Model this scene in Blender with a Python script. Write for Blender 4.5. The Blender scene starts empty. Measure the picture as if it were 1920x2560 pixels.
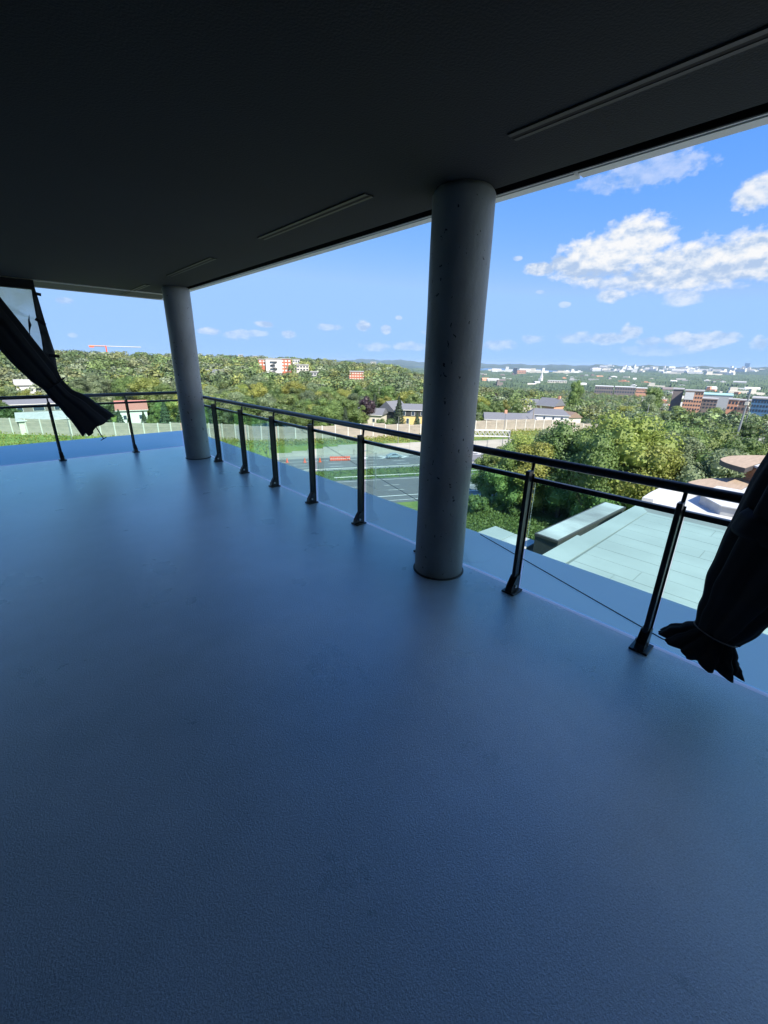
import bpy, bmesh, math, random
import numpy as np
from mathutils import Vector, Matrix
random.seed(7); rng = np.random.default_rng(7)
S = bpy.context.scene
C = S.collection
R_ = math.radians
EYE = 1.6

# ------------------------------------------------------------------ camera
F, PITCH, ROLL, YAW = 1040.3, 0.345862, 0.01921, 0.748847     # focal in px of a 1920x2560 picture
fw = Vector((math.sin(YAW)*math.cos(PITCH), math.cos(YAW)*math.cos(PITCH), -math.sin(PITCH)))
rt0 = Vector((math.cos(YAW), -math.sin(YAW), 0)); up0 = rt0.cross(fw)
rt = rt0*math.cos(ROLL) + up0*math.sin(ROLL); up = rt.cross(fw)
cam_d = bpy.data.cameras.new('camera'); cam = bpy.data.objects.new('camera', cam_d); C.objects.link(cam)
cam.matrix_world = Matrix(((rt.x, up.x, -fw.x, 0), (rt.y, up.y, -fw.y, 0), (rt.z, up.z, -fw.z, EYE), (0, 0, 0, 1)))
cam_d.sensor_fit = 'VERTICAL'; cam_d.sensor_height = 24; cam_d.lens = 24*F/2560
cam_d.clip_start = 0.05; cam_d.clip_end = 60000
S.camera = cam
def ray(x, y):
    d = rt*(x-960) + up*(1280-y) + fw*F
    return d.normalized()
def at_h(x, y, h):            # point of the photo on the level h metres below the eye
    d = ray(x, y); return Vector((0, 0, EYE)) + d*(-h/d.z)
def at_X(x, y, X): d = ray(x, y); return Vector((0, 0, EYE)) + d*(X/d.x)
def at_Y(x, y, Y): d = ray(x, y); return Vector((0, 0, EYE)) + d*(Y/d.y)
def at_D(x, y, D): d = ray(x, y); return Vector((0, 0, EYE)) + d*(D/math.hypot(d.x, d.y))
def az_el(x, y): d = ray(x, y); return math.atan2(d.x, d.y), math.asin(d.z)

# ------------------------------------------------------------------ sky and sun
SUN_DIR = Vector((-0.25, -1.0, 0)).normalized(); SUN_EL = R_(47)
W = bpy.data.worlds.new('World'); S.world = W; W.use_nodes = True
nt = W.node_tree; nt.nodes.clear()
def N(nt, t, **k):
    n = nt.nodes.new(t)
    for a, b in k.items(): setattr(n, a, b)
    return n
def math_(nt, op, a, b=None, c=None, clamp=False):
    n = N(nt, 'ShaderNodeMath', operation=op); n.use_clamp = clamp
    for i, v in enumerate((a, b, c)):
        if v is None: continue
        if isinstance(v, (int, float)): n.inputs[i].default_value = v
        else: nt.links.new(v, n.inputs[i])
    return n.outputs[0]
def build_sky():
    L = nt.links
    out = N(nt, 'ShaderNodeOutputWorld'); bg = N(nt, 'ShaderNodeBackground'); bg.inputs[1].default_value = 0.1
    sky = N(nt, 'ShaderNodeTexSky', sky_type='NISHITA'); sky.sun_disc = False
    sky.sun_elevation = SUN_EL; sky.sun_rotation = math.atan2(SUN_DIR.x, SUN_DIR.y)
    sky.altitude = 100; sky.air_density = 1.0; sky.dust_density = 0.25; sky.ozone_density = 3.0
    sc_ = N(nt, 'ShaderNodeSeparateColor'); L.new(sky.outputs[0], sc_.inputs[0]); hs = N(nt, 'ShaderNodeCombineColor')
    # the phone's tone response, one curve per channel
    for i_, (lim, p_, k_) in enumerate(((3.1, 1.2, .40), (5.0, .62, .98), (12, .08, 3.85))):
        L.new(math_(nt, 'MULTIPLY', math_(nt, 'POWER', math_(nt, 'MINIMUM', sc_.outputs[i_], lim), p_), k_), hs.inputs[i_])
    tc = N(nt, 'ShaderNodeTexCoord'); sp = N(nt, 'ShaderNodeSeparateXYZ'); L.new(tc.outputs['Generated'], sp.inputs[0])
    X, Y, Z = sp.outputs
    az = math_(nt, 'ARCTAN2', X, Y); el = math_(nt, 'ARCSINE', Z)
    # domain warp
    def noise(scale, detail, vec, rough=.55, dim='3D'):
        n = N(nt, 'ShaderNodeTexNoise'); n.inputs['Scale'].default_value = scale; n.inputs['Detail'].default_value = detail
        n.inputs['Roughness'].default_value = rough; L.new(vec, n.inputs['Vector']); return n.outputs['Fac']
    cv = N(nt, 'ShaderNodeCombineXYZ'); L.new(az, cv.inputs[0]); L.new(math_(nt, 'MULTIPLY', el, 1.5), cv.inputs[1])
    cv2 = N(nt, 'ShaderNodeVectorMath', operation='ADD'); L.new(cv.outputs[0], cv2.inputs[0]); cv2.inputs[1].default_value = (.004, -.020, 0)
    def density(vec, e_shift):
        n1 = noise(9, 8, vec, .62); n2 = noise(42, 6, vec, .58)
        nn = math_(nt, 'ADD', math_(nt, 'MULTIPLY', math_(nt, 'SUBTRACT', n1, .5), 1.9), math_(nt, 'MULTIPLY', math_(nt, 'SUBTRACT', n2, .5), 1.7))
        nn = math_(nt, 'ADD', nn, 0)
        el_ = math_(nt, 'ADD', el, e_shift)
        best = None
        for (px, py, w, h, amp, den) in CLOUDS:
            if px < -1000: a0, e0, a1, e1 = R_(px+2000), R_(py), R_(px+2000+w), R_(py+h)
            else: a0, e0 = az_el(px, py); a1, _ = az_el(px+w, py); _, e1 = az_el(px, py-h)
            da = max(abs(a1-a0), .004); de = max(abs(e1-e0), .003)
            u = math_(nt, 'DIVIDE', math_(nt, 'SUBTRACT', az, a0), da); v = math_(nt, 'DIVIDE', math_(nt, 'SUBTRACT', el_, e0), de)
            d2 = math_(nt, 'ADD', math_(nt, 'MULTIPLY', u, u), math_(nt, 'MULTIPLY', v, v))
            f = math_(nt, 'SUBTRACT', 1.0, math_(nt, 'SQRT', d2))
            f = math_(nt, 'ADD', math_(nt, 'ADD', f, .12), math_(nt, 'MULTIPLY', nn, amp))
            f = math_(nt, 'MULTIPLY', math_(nt, 'MULTIPLY', f, 2.6, clamp=True), den)
            best = f if best is None else math_(nt, 'MAXIMUM', best, f)
        return best, n1, n2
    d0, n1, n2 = density(cv.outputs[0], 0.0)
    d1, m1, m2 = density(cv2.outputs[0], -0.022)
    # lit from above-behind: billows by the difference of the density with a copy shifted down
    lit = math_(nt, 'SUBTRACT', d0, d1)
    bill = math_(nt, 'MULTIPLY', math_(nt, 'SUBTRACT', n1, m1), 3.2)
    bill2 = math_(nt, 'MULTIPLY', math_(nt, 'SUBTRACT', n2, m2), 1.9)
    sh = math_(nt, 'ADD', math_(nt, 'ADD', .62, math_(nt, 'MULTIPLY', lit, -.25)), math_(nt, 'ADD', bill, bill2), clamp=True)
    low = math_(nt, 'MULTIPLY', math_(nt, 'SUBTRACT', el, .22), 2.2)
    cr = N(nt, 'ShaderNodeValToRGB'); e = cr.color_ramp.elements
    e[0].position = .12; e[0].color = (2.0, 2.6, 3.6, 1); e[1].position = .95; e[1].color = (4.2, 4.2, 4.2, 1)
    m = cr.color_ramp.elements.new(.5); m.color = (3.1, 3.45, 4.0, 1)
    L.new(sh, cr.inputs[0])
    mx = N(nt, 'ShaderNodeMix', data_type='RGBA')
    fade = N(nt, 'ShaderNodeMapRange'); L.new(el, fade.inputs[0]); fade.inputs[1].default_value = .0; fade.inputs[2].default_value = .16
    fade.inputs[3].default_value = .45; fade.inputs[4].default_value = .97
    L.new(math_(nt, 'MULTIPLY', d0, fade.outputs[0]), mx.inputs['Factor'])
    L.new(hs.outputs[0], mx.inputs[6]); L.new(cr.outputs[0], mx.inputs[7])
    L.new(mx.outputs[2], bg.inputs[0]); L.new(bg.outputs[0], out.inputs[0])
# clouds: centre in photo pixels (turned into azimuth and elevation), half width, half height, ragged amount, density
CLOUDS = [(1500, 650, 150, 60, .6, 1), (1590, 610, 100, 70, .6, 1), (1720, 665, 220, 66, .6, 1), (1880, 640, 170, 66, .6, 1), (1350, 672, 48, 20, .7, .95),
          (1400, 655, 34, 26, .7, .95), (1640, 700, 210, 26, .7, .8), (1530, 738, 34, 18, .6, .85), (1705, 745, 50, 22, .7, .7),
          (1900, 480, 62, 50, .7, .95), (1600, 430, 140, 44, 1.0, .42), (1520, 455, 70, 34, 1.0, .3),
          (1520, 846, 50, 15, 1, .9), (1580, 830, 30, 20, 1, .9), (1630, 852, 40, 12, 1, .7), (1690, 848, 40, 17, 1, .9), (1745, 856, 46, 22, 1, .95), (1810, 845, 46, 15, 1, .85), (1440, 845, 50, 14, .9, .6),
          (1330, 848, 36, 12, .9, .6), (1250, 862, 50, 14, .9, .65), (1900, 858, 28, 22, .9, .8), (1640, 876, 120, 12, 1.0, .4),
          (665, 810, 24, 8, .7, .9), (525, 828, 28, 9, .7, .8), (595, 836, 34, 12, .9, .65), (640, 834, 26, 8, .9, .55), (722, 836, 18, 9, .7, .8),
          (825, 818, 30, 8, .9, .6), (908, 815, 18, 13, .7, .85), (965, 824, 12, 11, .7, .8), (997, 794, 9, 6, .6, .7), (940, 868, 38, 12, .9, .6), (1025, 866, 42, 11, .9, .6),
          (162, 751, 26, 9, .6, .6), (182, 838, 12, 6, .6, .5), (1293, 646, 14, 7, .6, .5), (1412, 762, 14, 7, .6, .45), (1350, 730, 10, 5, .6, .3), (1090, 830, 40, 10, .9, .5),
          (-1895, 16, 12, 5, .6, 1), (-1873, 20, 12, 5, .6, 1), (-1850, 12, 16, 4, .6, 1), (-1862, 34, 14, 7, .7, .9), (-1888, 40, 9, 5, .7, .8), (-1928, 55, 16, 8, .6, 1), (-1880, 28, 22, 9, .6, 1), (-1835, 26, 20, 9, .6, 1), (-1845, 46, 20, 8, .6, 1), (-1895, 62, 20, 7, .6, 1), (-2030, 9, 16, 4, .6, 1), (-2040, 24, 18, 7, .6, .9)]   # the last twelve: azimuth+2000, elevation, in degrees, out of view, added to brighten ledge and floor
build_sky()
sd = bpy.data.lights.new('sun', 'SUN'); sun = bpy.data.objects.new('sun', sd); C.objects.link(sun)
sd.energy = 3.8; sd.angle = R_(.5); sd.color = (1, .95, .86)
sv = Vector((SUN_DIR.x*math.cos(SUN_EL), SUN_DIR.y*math.cos(SUN_EL), math.sin(SUN_EL)))
sun.rotation_euler = sv.to_track_quat('Z', 'Y').to_euler()
S.view_settings.view_transform = 'Standard'; S.view_settings.look = 'None'
S.view_settings.exposure = 1.22; S.view_settings.gamma = 1; S.view_settings.use_curve_mapping = False
S.render.engine = 'CYCLES'
S.cycles.max_bounces = 8; S.cycles.transparent_max_bounces = 12; S.cycles.diffuse_bounces = 4

# ------------------------------------------------------------------ materials
def newmat(name):
    m = bpy.data.materials.new(name); m.use_nodes = True; n = m.node_tree
    return m, n, n.nodes['Principled BSDF'], n.nodes['Material Output']
def mat(name, col, rough=.6, var=.15, scale=3., metal=0, bump=0., bscale=60., col2=None, coord='Object', spec=.5, stretch=None, detail=5):
    m, n, b, o = newmat(name)
    tc = N(n, 'ShaderNodeTexCoord'); src = tc.outputs[coord]
    if stretch:
        mp = N(n, 'ShaderNodeMapping'); mp.inputs['Scale'].default_value = stretch; n.links.new(src, mp.inputs[0]); src = mp.outputs[0]
    nz = N(n, 'ShaderNodeTexNoise'); nz.inputs['Scale'].default_value = scale; nz.inputs['Detail'].default_value = detail
    n.links.new(src, nz.inputs['Vector'])
    r = N(n, 'ShaderNodeValToRGB'); r.color_ramp.elements[0].position = .3; r.color_ramp.elements[1].position = .7
    c2 = col2 or tuple(c*(1-var) for c in col); c1 = col if col2 else tuple(min(1, c*(1+var)) for c in col)
    r.color_ramp.elements[0].color = (*c2, 1); r.color_ramp.elements[1].color = (*c1, 1)
    n.links.new(nz.outputs['Fac'], r.inputs[0]); n.links.new(r.outputs[0], b.inputs['Base Color'])
    b.inputs['Roughness'].default_value = rough; b.inputs['Metallic'].default_value = metal; b.inputs['Specular IOR Level'].default_value = spec
    if bump:
        n2 = N(n, 'ShaderNodeTexNoise'); n2.inputs['Scale'].default_value = bscale; n2.inputs['Detail'].default_value = 4
        n.links.new(tc.outputs[coord], n2.inputs['Vector'])
        bp = N(n, 'ShaderNodeBump'); bp.inputs['Strength'].default_value = bump; bp.inputs['Distance'].default_value = .01
        n.links.new(n2.outputs['Fac'], bp.inputs['Height']); n.links.new(bp.outputs[0], b.inputs['Normal'])
    return m
M = {}
def leafmat(name, c1, c2, trans=.38, hue=.02):
    m, n, b, o = newmat(name)
    oi = N(n, 'ShaderNodeObjectInfo'); ge = N(n, 'ShaderNodeNewGeometry')
    mx = N(n, 'ShaderNodeMix', data_type='RGBA'); mx.inputs[6].default_value = (*c1, 1); mx.inputs[7].default_value = (*c2, 1)
    n.links.new(ge.outputs['Random Per Island'], mx.inputs['Factor'])
    hs = N(n, 'ShaderNodeHueSaturation'); n.links.new(mx.outputs[2], hs.inputs['Color'])
    n.links.new(math_(n, 'ADD', math_(n, 'MULTIPLY', math_(n, 'SUBTRACT', oi.outputs['Random'], .5), hue*2), .5), hs.inputs['Hue'])
    n.links.new(math_(n, 'ADD', math_(n, 'MULTIPLY', math_(n, 'FRACT', math_(n, 'MULTIPLY', oi.outputs['Random'], 7.31)), .6), .72), hs.inputs['Value'])
    n.links.new(hs.outputs[0], b.inputs['Base Color']); b.inputs['Roughness'].default_value = .5; b.inputs['Specular IOR Level'].default_value = .4
    tr = N(n, 'ShaderNodeBsdfTranslucent'); n.links.new(hs.outputs[0], tr.inputs[0])
    ms = N(n, 'ShaderNodeMixShader'); ms.inputs[0].default_value = trans
    n.links.new(b.outputs[0], ms.inputs[1]); n.links.new(tr.outputs[0], ms.inputs[2]); n.links.new(ms.outputs[0], o.inputs[0])
    return m
M['leaf'] = leafmat('leaf_green', (.20, .27, .08), (.13, .20, .06))
M['leaf_yellow'] = leafmat('leaf_yellow', (.31, .33, .08), (.22, .27, .06))
M['leaf_silver'] = leafmat('leaf_silver', (.28, .34, .18), (.17, .23, .11), hue=.01)
M['leaf_dark'] = leafmat('leaf_dark', (.06, .10, .045), (.035, .06, .03), trans=.12, hue=.01)
M['leaf_purple'] = leafmat('leaf_purple', (.05, .028, .035), (.025, .015, .02), trans=.1, hue=.01)
def woodmass():
    m, n, b, o = newmat('woodland_leaves')
    at = N(n, 'ShaderNodeAttribute'); at.attribute_name = 'tint'; ge = N(n, 'ShaderNodeNewGeometry')
    hs = N(n, 'ShaderNodeHueSaturation'); n.links.new(at.outputs['Color'], hs.inputs['Color'])
    n.links.new(math_(n, 'ADD', math_(n, 'MULTIPLY', ge.outputs['Random Per Island'], .8), .6), hs.inputs['Value'])
    n.links.new(hs.outputs[0], b.inputs['Base Color']); b.inputs['Roughness'].default_value = .6
    tr = N(n, 'ShaderNodeBsdfTranslucent'); n.links.new(hs.outputs[0], tr.inputs[0])
    ms = N(n, 'ShaderNodeMixShader'); ms.inputs[0].default_value = .25
    n.links.new(b.outputs[0], ms.inputs[1]); n.links.new(tr.outputs[0], ms.inputs[2]); n.links.new(ms.outputs[0], o.inputs[0])
    return m
M['woodmass'] = woodmass()
M['bark'] = mat('bark', (.12, .09, .065), .85, .3, 2)
M['grass'] = mat('grass_ground', (.13, .2, .035), .9, .2, .35, col2=(.06, .12, .022), bump=.4, bscale=4)
M['rough_grass'] = mat('rough_grass', (.2, .26, .05), .9, .2, .25, col2=(.08, .15, .03), bump=.5, bscale=3)
M['valley'] = mat('valley_canopy', (.085, .13, .06), .9, .2, .012, col2=(.04, .07, .035), detail=9)
M['town'] = mat('town_ground', (.09, .12, .07), .9, .2, .01, col2=(.035, .06, .03), detail=8)
M['hill'] = mat('hill_forest', (.05, .085, .05), .95, .2, .002, col2=(.025, .05, .03))
M['asphalt'] = mat('asphalt', (.17, .17, .17), .85, .12, .4, col2=(.13, .13, .133), stretch=(.15, .15, 1))
M['shoulder'] = mat('shoulder_concrete', (.33, .31, .28), .85, .1, .3)
M['paint'] = mat('road_paint', (.75, .75, .72), .7, .05, 4)
M['retain'] = mat('retaining_concrete', (.36, .35, .32), .8, .12, .5, stretch=(.4, .4, 2))
M['wallpan'] = mat('noise_wall_panel', (.40, .34, .28), .85, .2, .8, col2=(.29, .26, .22), stretch=(.5, .5, 3))
M['wallpost'] = mat('noise_wall_post', (.6, .57, .52), .8, .08, 3)
M['steel'] = mat('galvanised_steel', (.26, .27, .28), .45, .08, 5, metal=.3)
M['wood_pole'] = mat('wood_pole', (.3, .24, .17), .85, .15, 3)
M['orange'] = mat('orange_plastic', (.85, .13, .05), .5, .05, 5)
M['white'] = mat('white_paint', (.66, .65, .62), .6, .04, 2)
M['offwhite'] = mat('cream_siding', (.62, .57, .48), .7, .05, 2)
M['yellow'] = mat('yellow_siding', (.62, .47, .2), .7, .06, 2)
M['blue'] = mat('blue_siding', (.2, .3, .42), .7, .06, 2)
M['grey_roof'] = mat('grey_shingles', (.15, .155, .17), .9, .12, 4)
M['brown_roof'] = mat('brown_shingles', (.24, .17, .13), .9, .12, 4)
M['red_roof'] = mat('red_shingles', (.38, .15, .12), .85, .1, 4)
M['brick'] = mat('brick', (.34, .18, .12), .9, .15, 3)
M['brick_lt'] = mat('salmon_brick', (.62, .32, .2), .85, .1, .6)
M['brick_red'] = mat('red_brick', (.45, .14, .08), .85, .1, .6)
M['brick_grey'] = mat('grey_brown_brick', (.2, .17, .16), .85, .1, .6)
M['dark_glass'] = mat('window_glass', (.05, .07, .1), .15, .1, 1)
M['glass_front'] = mat('blue_glass_front', (.1, .2, .33), .15, .2, .2)
M['green_roof'] = mat('green_metal_roof', (.35, .55, .5), .6, .06, 1)
M['grav'] = mat('grey_gravel_roof', (.36, .35, .34), .9, .1, 1)
M['pink'] = mat('pink_plastic', (.8, .1, .4), .5, .05, 2)
M['cyan'] = mat('cyan_vinyl', (.3, .7, .85), .4, .05, 2)
M['car'] = mat('silver_blue_paint', (.38, .46, .52), .25, .03, 2, metal=.4)
M['rubber'] = mat('black_rubber', (.02, .02, .02), .8, .1, 5)
M['rail'] = mat('black_rail_paint', (.012, .012, .014), .32, .2, 20)
M['bolt'] = mat('bolt_steel', (.5, .48, .45), .35, .1, 30, metal=.8)
M['cloth'] = mat('black_tarpaulin', (.0025, .003, .005), .75, .3, 8, bump=.2, bscale=40)
M['vinyl_dirt'] = mat('grimy_border', (.045, .047, .05), .7, .6, 9)
M['cord'] = mat('grey_cord', (.22, .2, .2), .8, .1, 30)
M['ledge'] = mat('white_ledge_coating', (.82, .84, .86), .55, .03, 1.2)
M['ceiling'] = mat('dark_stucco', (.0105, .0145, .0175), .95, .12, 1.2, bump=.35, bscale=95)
M['black'] = mat('recess_shade_black', (.004, .004, .004), .9, .1, 5)  # near-black puts the shade of recesses into the colour
M['lip'] = mat('grey_lip', (.021, .023, .025), .6, .08, 5)
M['flash'] = mat('pale_flashing', (.8, .78, .7), .6, .05, 2)
M['soffit'] = mat('grey_soffit', (.08, .075, .062), .85, .12, 3, bump=.3, bscale=60)
M['facade'] = mat('facade_panel', (.2, .2, .2), .7, .08, .5)
M['inner_wall'] = mat('inner_wall', (.2, .2, .2), .7, .1, 1)
M['membrane'] = mat('roof_membrane', (.34, .37, .37), .8, .1, .45, col2=(.26, .285, .285), stretch=(1, .6, 1), detail=9)
M['membrane_gap'] = mat('membrane_lap', (.15, .17, .17), .9, .1, 3)
M['cap'] = mat('white_parapet_cap', (.50, .50, .485), .6, .05, 2)
M['upstand'] = mat('grey_upstand', (.42, .42, .41), .7, .12, 3)
M['deckroof'] = mat('tan_gravel', (.36, .27, .19), .9, .12, 3, stretch=(.3, 2, 1))
M['rim'] = mat('dark_rim', (.06, .055, .055), .6, .1, 3)
M['darkbox'] = mat('charcoal_cladding', (.04, .042, .045), .7, .12, 3)
M['graymem'] = mat('worn_grey_membrane', (.5, .52, .52), .85, .3, .35, col2=(.14, .14, .15), stretch=(1, .5, 1), detail=8)
M['river'] = mat('river_water', (.05, .12, .22), .25, .1, .002)
def column_mat():
    m = mat('cast_concrete', (.32, .325, .315), .5, .24, 3.2, bump=.25, bscale=30, stretch=(1, 1, .5))
    n = m.node_tree; b = n.nodes['Principled BSDF']; tc = N(n, 'ShaderNodeTexCoord')
    base = b.inputs['Base Color'].links[0].from_socket
    def pits(scale, thr, mscale, mthr):
        dn = N(n, 'ShaderNodeTexNoise'); dn.inputs['Scale'].default_value = 30; n.links.new(tc.outputs['Object'], dn.inputs['Vector'])
        ad = N(n, 'ShaderNodeMixRGB'); ad.blend_type = 'LINEAR_LIGHT'; ad.inputs[0].default_value = .03
        mp = N(n, 'ShaderNodeMapping'); mp.inputs['Scale'].default_value = (1, 1, .6); n.links.new(tc.outputs['Object'], mp.inputs[0])
        n.links.new(mp.outputs[0], ad.inputs[1]); n.links.new(dn.outputs['Color'], ad.inputs[2])
        v = N(n, 'ShaderNodeTexVoronoi'); v.inputs['Scale'].default_value = scale; v.inputs['Randomness'].default_value = 1
        n.links.new(ad.outputs[0], v.inputs['Vector'])
        rr = N(n, 'ShaderNodeSeparateColor'); n.links.new(v.outputs['Color'], rr.inputs[0])
        small = math_(n, 'MULTIPLY', rr.outputs[0], thr)
        keep = math_(n, 'GREATER_THAN', rr.outputs[1], mthr)
        return math_(n, 'MULTIPLY', math_(n, 'LESS_THAN', v.outputs['Distance'], small), keep)
    p = math_(n, 'MAXIMUM', pits(14, .2, 3, .6), pits(36, .26, 3, .62))
    mx = N(n, 'ShaderNodeMix', data_type='RGBA'); n.links.new(p, mx.inputs['Factor']); n.links.new(base, mx.inputs[6]); mx.inputs[7].default_value = (.02, .02, .022, 1)
    n.links.new(mx.outputs[2], b.inputs['Base Color'])
    return m
M['column'] = column_mat()
def floor_mat():
    m, n, b, o = newmat('epoxy_floor')
    tc = N(n, 'ShaderNodeTexCoord')
    def nz(s, d, r=.5):
        k = N(n, 'ShaderNodeTexNoise'); k.inputs['Scale'].default_value = s; k.inputs['Detail'].default_value = d; k.inputs['Roughness'].default_value = r
        n.links.new(tc.outputs['Object'], k.inputs['Vector']); return k.outputs['Fac']
    r = N(n, 'ShaderNodeValToRGB'); r.color_ramp.elements[0].position = .38; r.color_ramp.elements[1].position = .62
    r.color_ramp.elements[0].color = (.30, .40, .49, 1); r.color_ramp.elements[1].color = (.58, .70, .80, 1)
    n.links.new(math_(n, 'ADD', math_(n, 'MULTIPLY', nz(1.1, 6, .6), .4), math_(n, 'MULTIPLY', nz(150, 3, .8), .6)), r.inputs[0])
    n.links.new(r.outputs[0], b.inputs['Base Color'])
    mr = N(n, 'ShaderNodeMapRange'); n.links.new(nz(2.2, 5), mr.inputs[0]); mr.inputs[1].default_value = .3; mr.inputs[2].default_value = .7
    mr.inputs[3].default_value = .26; mr.inputs[4].default_value = .36; n.links.new(mr.outputs[0], b.inputs['Roughness'])
    v = N(n, 'ShaderNodeTexVoronoi'); v.inputs['Scale'].default_value = 120; v.feature = 'SMOOTH_F1'; n.links.new(tc.outputs['Object'], v.inputs['Vector'])
    h = math_(n, 'ADD', math_(n, 'MULTIPLY', nz(190, 4, .7), .9), math_(n, 'MULTIPLY', v.outputs['Distance'], .25))
    b1 = N(n, 'ShaderNodeBump'); b1.inputs['Strength'].default_value = .75; b1.inputs['Distance'].default_value = .006; n.links.new(h, b1.inputs['Height'])
    b2 = N(n, 'ShaderNodeBump'); b2.inputs['Strength'].default_value = .05; b2.inputs['Distance'].default_value = .02; n.links.new(nz(9, 3), b2.inputs['Height'])
    n.links.new(b1.outputs[0], b2.inputs['Normal']); n.links.new(b2.outputs[0], b.inputs['Normal'])
    b.inputs['Specular IOR Level'].default_value = .9; b.inputs['Coat Weight'].default_value = 1.0; b.inputs['Coat Roughness'].default_value = .10; b.inputs['Coat IOR'].default_value = 1.85
    b3 = N(n, 'ShaderNodeBump'); b3.inputs['Strength'].default_value = .32; b3.inputs['Distance'].default_value = .006; n.links.new(h, b3.inputs['Height'])
    n.links.new(b3.outputs[0], b.inputs['Coat Normal'])
    return m
M['floor'] = floor_mat()
def glass_mat(name, tint, refl=.08):
    m, n, b, o = newmat(name); n.nodes.remove(b)
    t = N(n, 'ShaderNodeBsdfTransparent'); t.inputs[0].default_value = (*tint, 1)
    g = N(n, 'ShaderNodeBsdfGlossy'); g.inputs['Roughness'].default_value = .01
    fr = N(n, 'ShaderNodeFresnel'); fr.inputs[0].default_value = 1.5
    ms = N(n, 'ShaderNodeMixShader'); n.links.new(math_(n, 'MULTIPLY', fr.outputs[0], .35), ms.inputs[0])
    n.links.new(t.outputs[0], ms.inputs[1]); n.links.new(g.outputs[0], ms.inputs[2]); n.links.new(ms.outputs[0], o.inputs[0])
    return m
M['glass'] = glass_mat('green_tinted_glass', (.83, .985, .95))
def vinyl_mat():
    m, n, b, o = newmat('clear_vinyl'); tc = N(n, 'ShaderNodeTexCoord')
    nz = N(n, 'ShaderNodeTexNoise'); nz.inputs['Scale'].default_value = 4; nz.inputs['Detail'].default_value = 6; n.links.new(tc.outputs['Object'], nz.inputs['Vector'])
    t = N(n, 'ShaderNodeBsdfTransparent'); t.inputs[0].default_value = (.92, .94, .95, 1)
    tr = N(n, 'ShaderNodeBsdfTranslucent'); tr.inputs[0].default_value = (.85, .86, .86, 1)
    ms = N(n, 'ShaderNodeMixShader'); mr = N(n, 'ShaderNodeMapRange'); n.links.new(nz.outputs['Fac'], mr.inputs[0])
    mr.inputs[1].default_value = .3; mr.inputs[2].default_value = .7; mr.inputs[3].default_value = .35; mr.inputs[4].default_value = .75
    n.links.new(mr.outputs[0], ms.inputs[0])
    n.links.new(t.outputs[0], ms.inputs[1]); n.links.new(tr.outputs[0], ms.inputs[2]); n.links.new(ms.outputs[0], o.inputs[0]); n.nodes.remove(b)
    return m
M['vinyl'] = vinyl_mat()

# ------------------------------------------------------------------ builders
def link(name, me, parent=None, loc=None):
    o = bpy.data.objects.new(name, me); C.objects.link(o)
    if parent: o.parent = parent
    if loc is not None: o.location = loc
    return o
def tag(o, label, cat, group=None):
    o['label'] = label; o['category'] = cat
    if group: o['group'] = group
    return o
def root(name, label, cat, loc=(0, 0, 0), rz=0., group=None):
    o = bpy.data.objects.new(name, None); C.objects.link(o); o.location = loc; o.rotation_euler = (0, 0, rz); o.empty_display_size = .3
    return tag(o, label, cat, group)
def struct(o): o['kind'] = 'structure'; return o
def stuff(o): o['kind'] = 'stuff'; return o
def mesh(name, V, Fs, m=None, smooth=False):
    me = bpy.data.meshes.new(name); me.from_pydata([tuple(v) for v in V], [], Fs); me.update()
    if m is not None: me.materials.append(m)
    if smooth: me.polygons.foreach_set('use_smooth', [True]*len(me.polygons))
    return me
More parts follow.
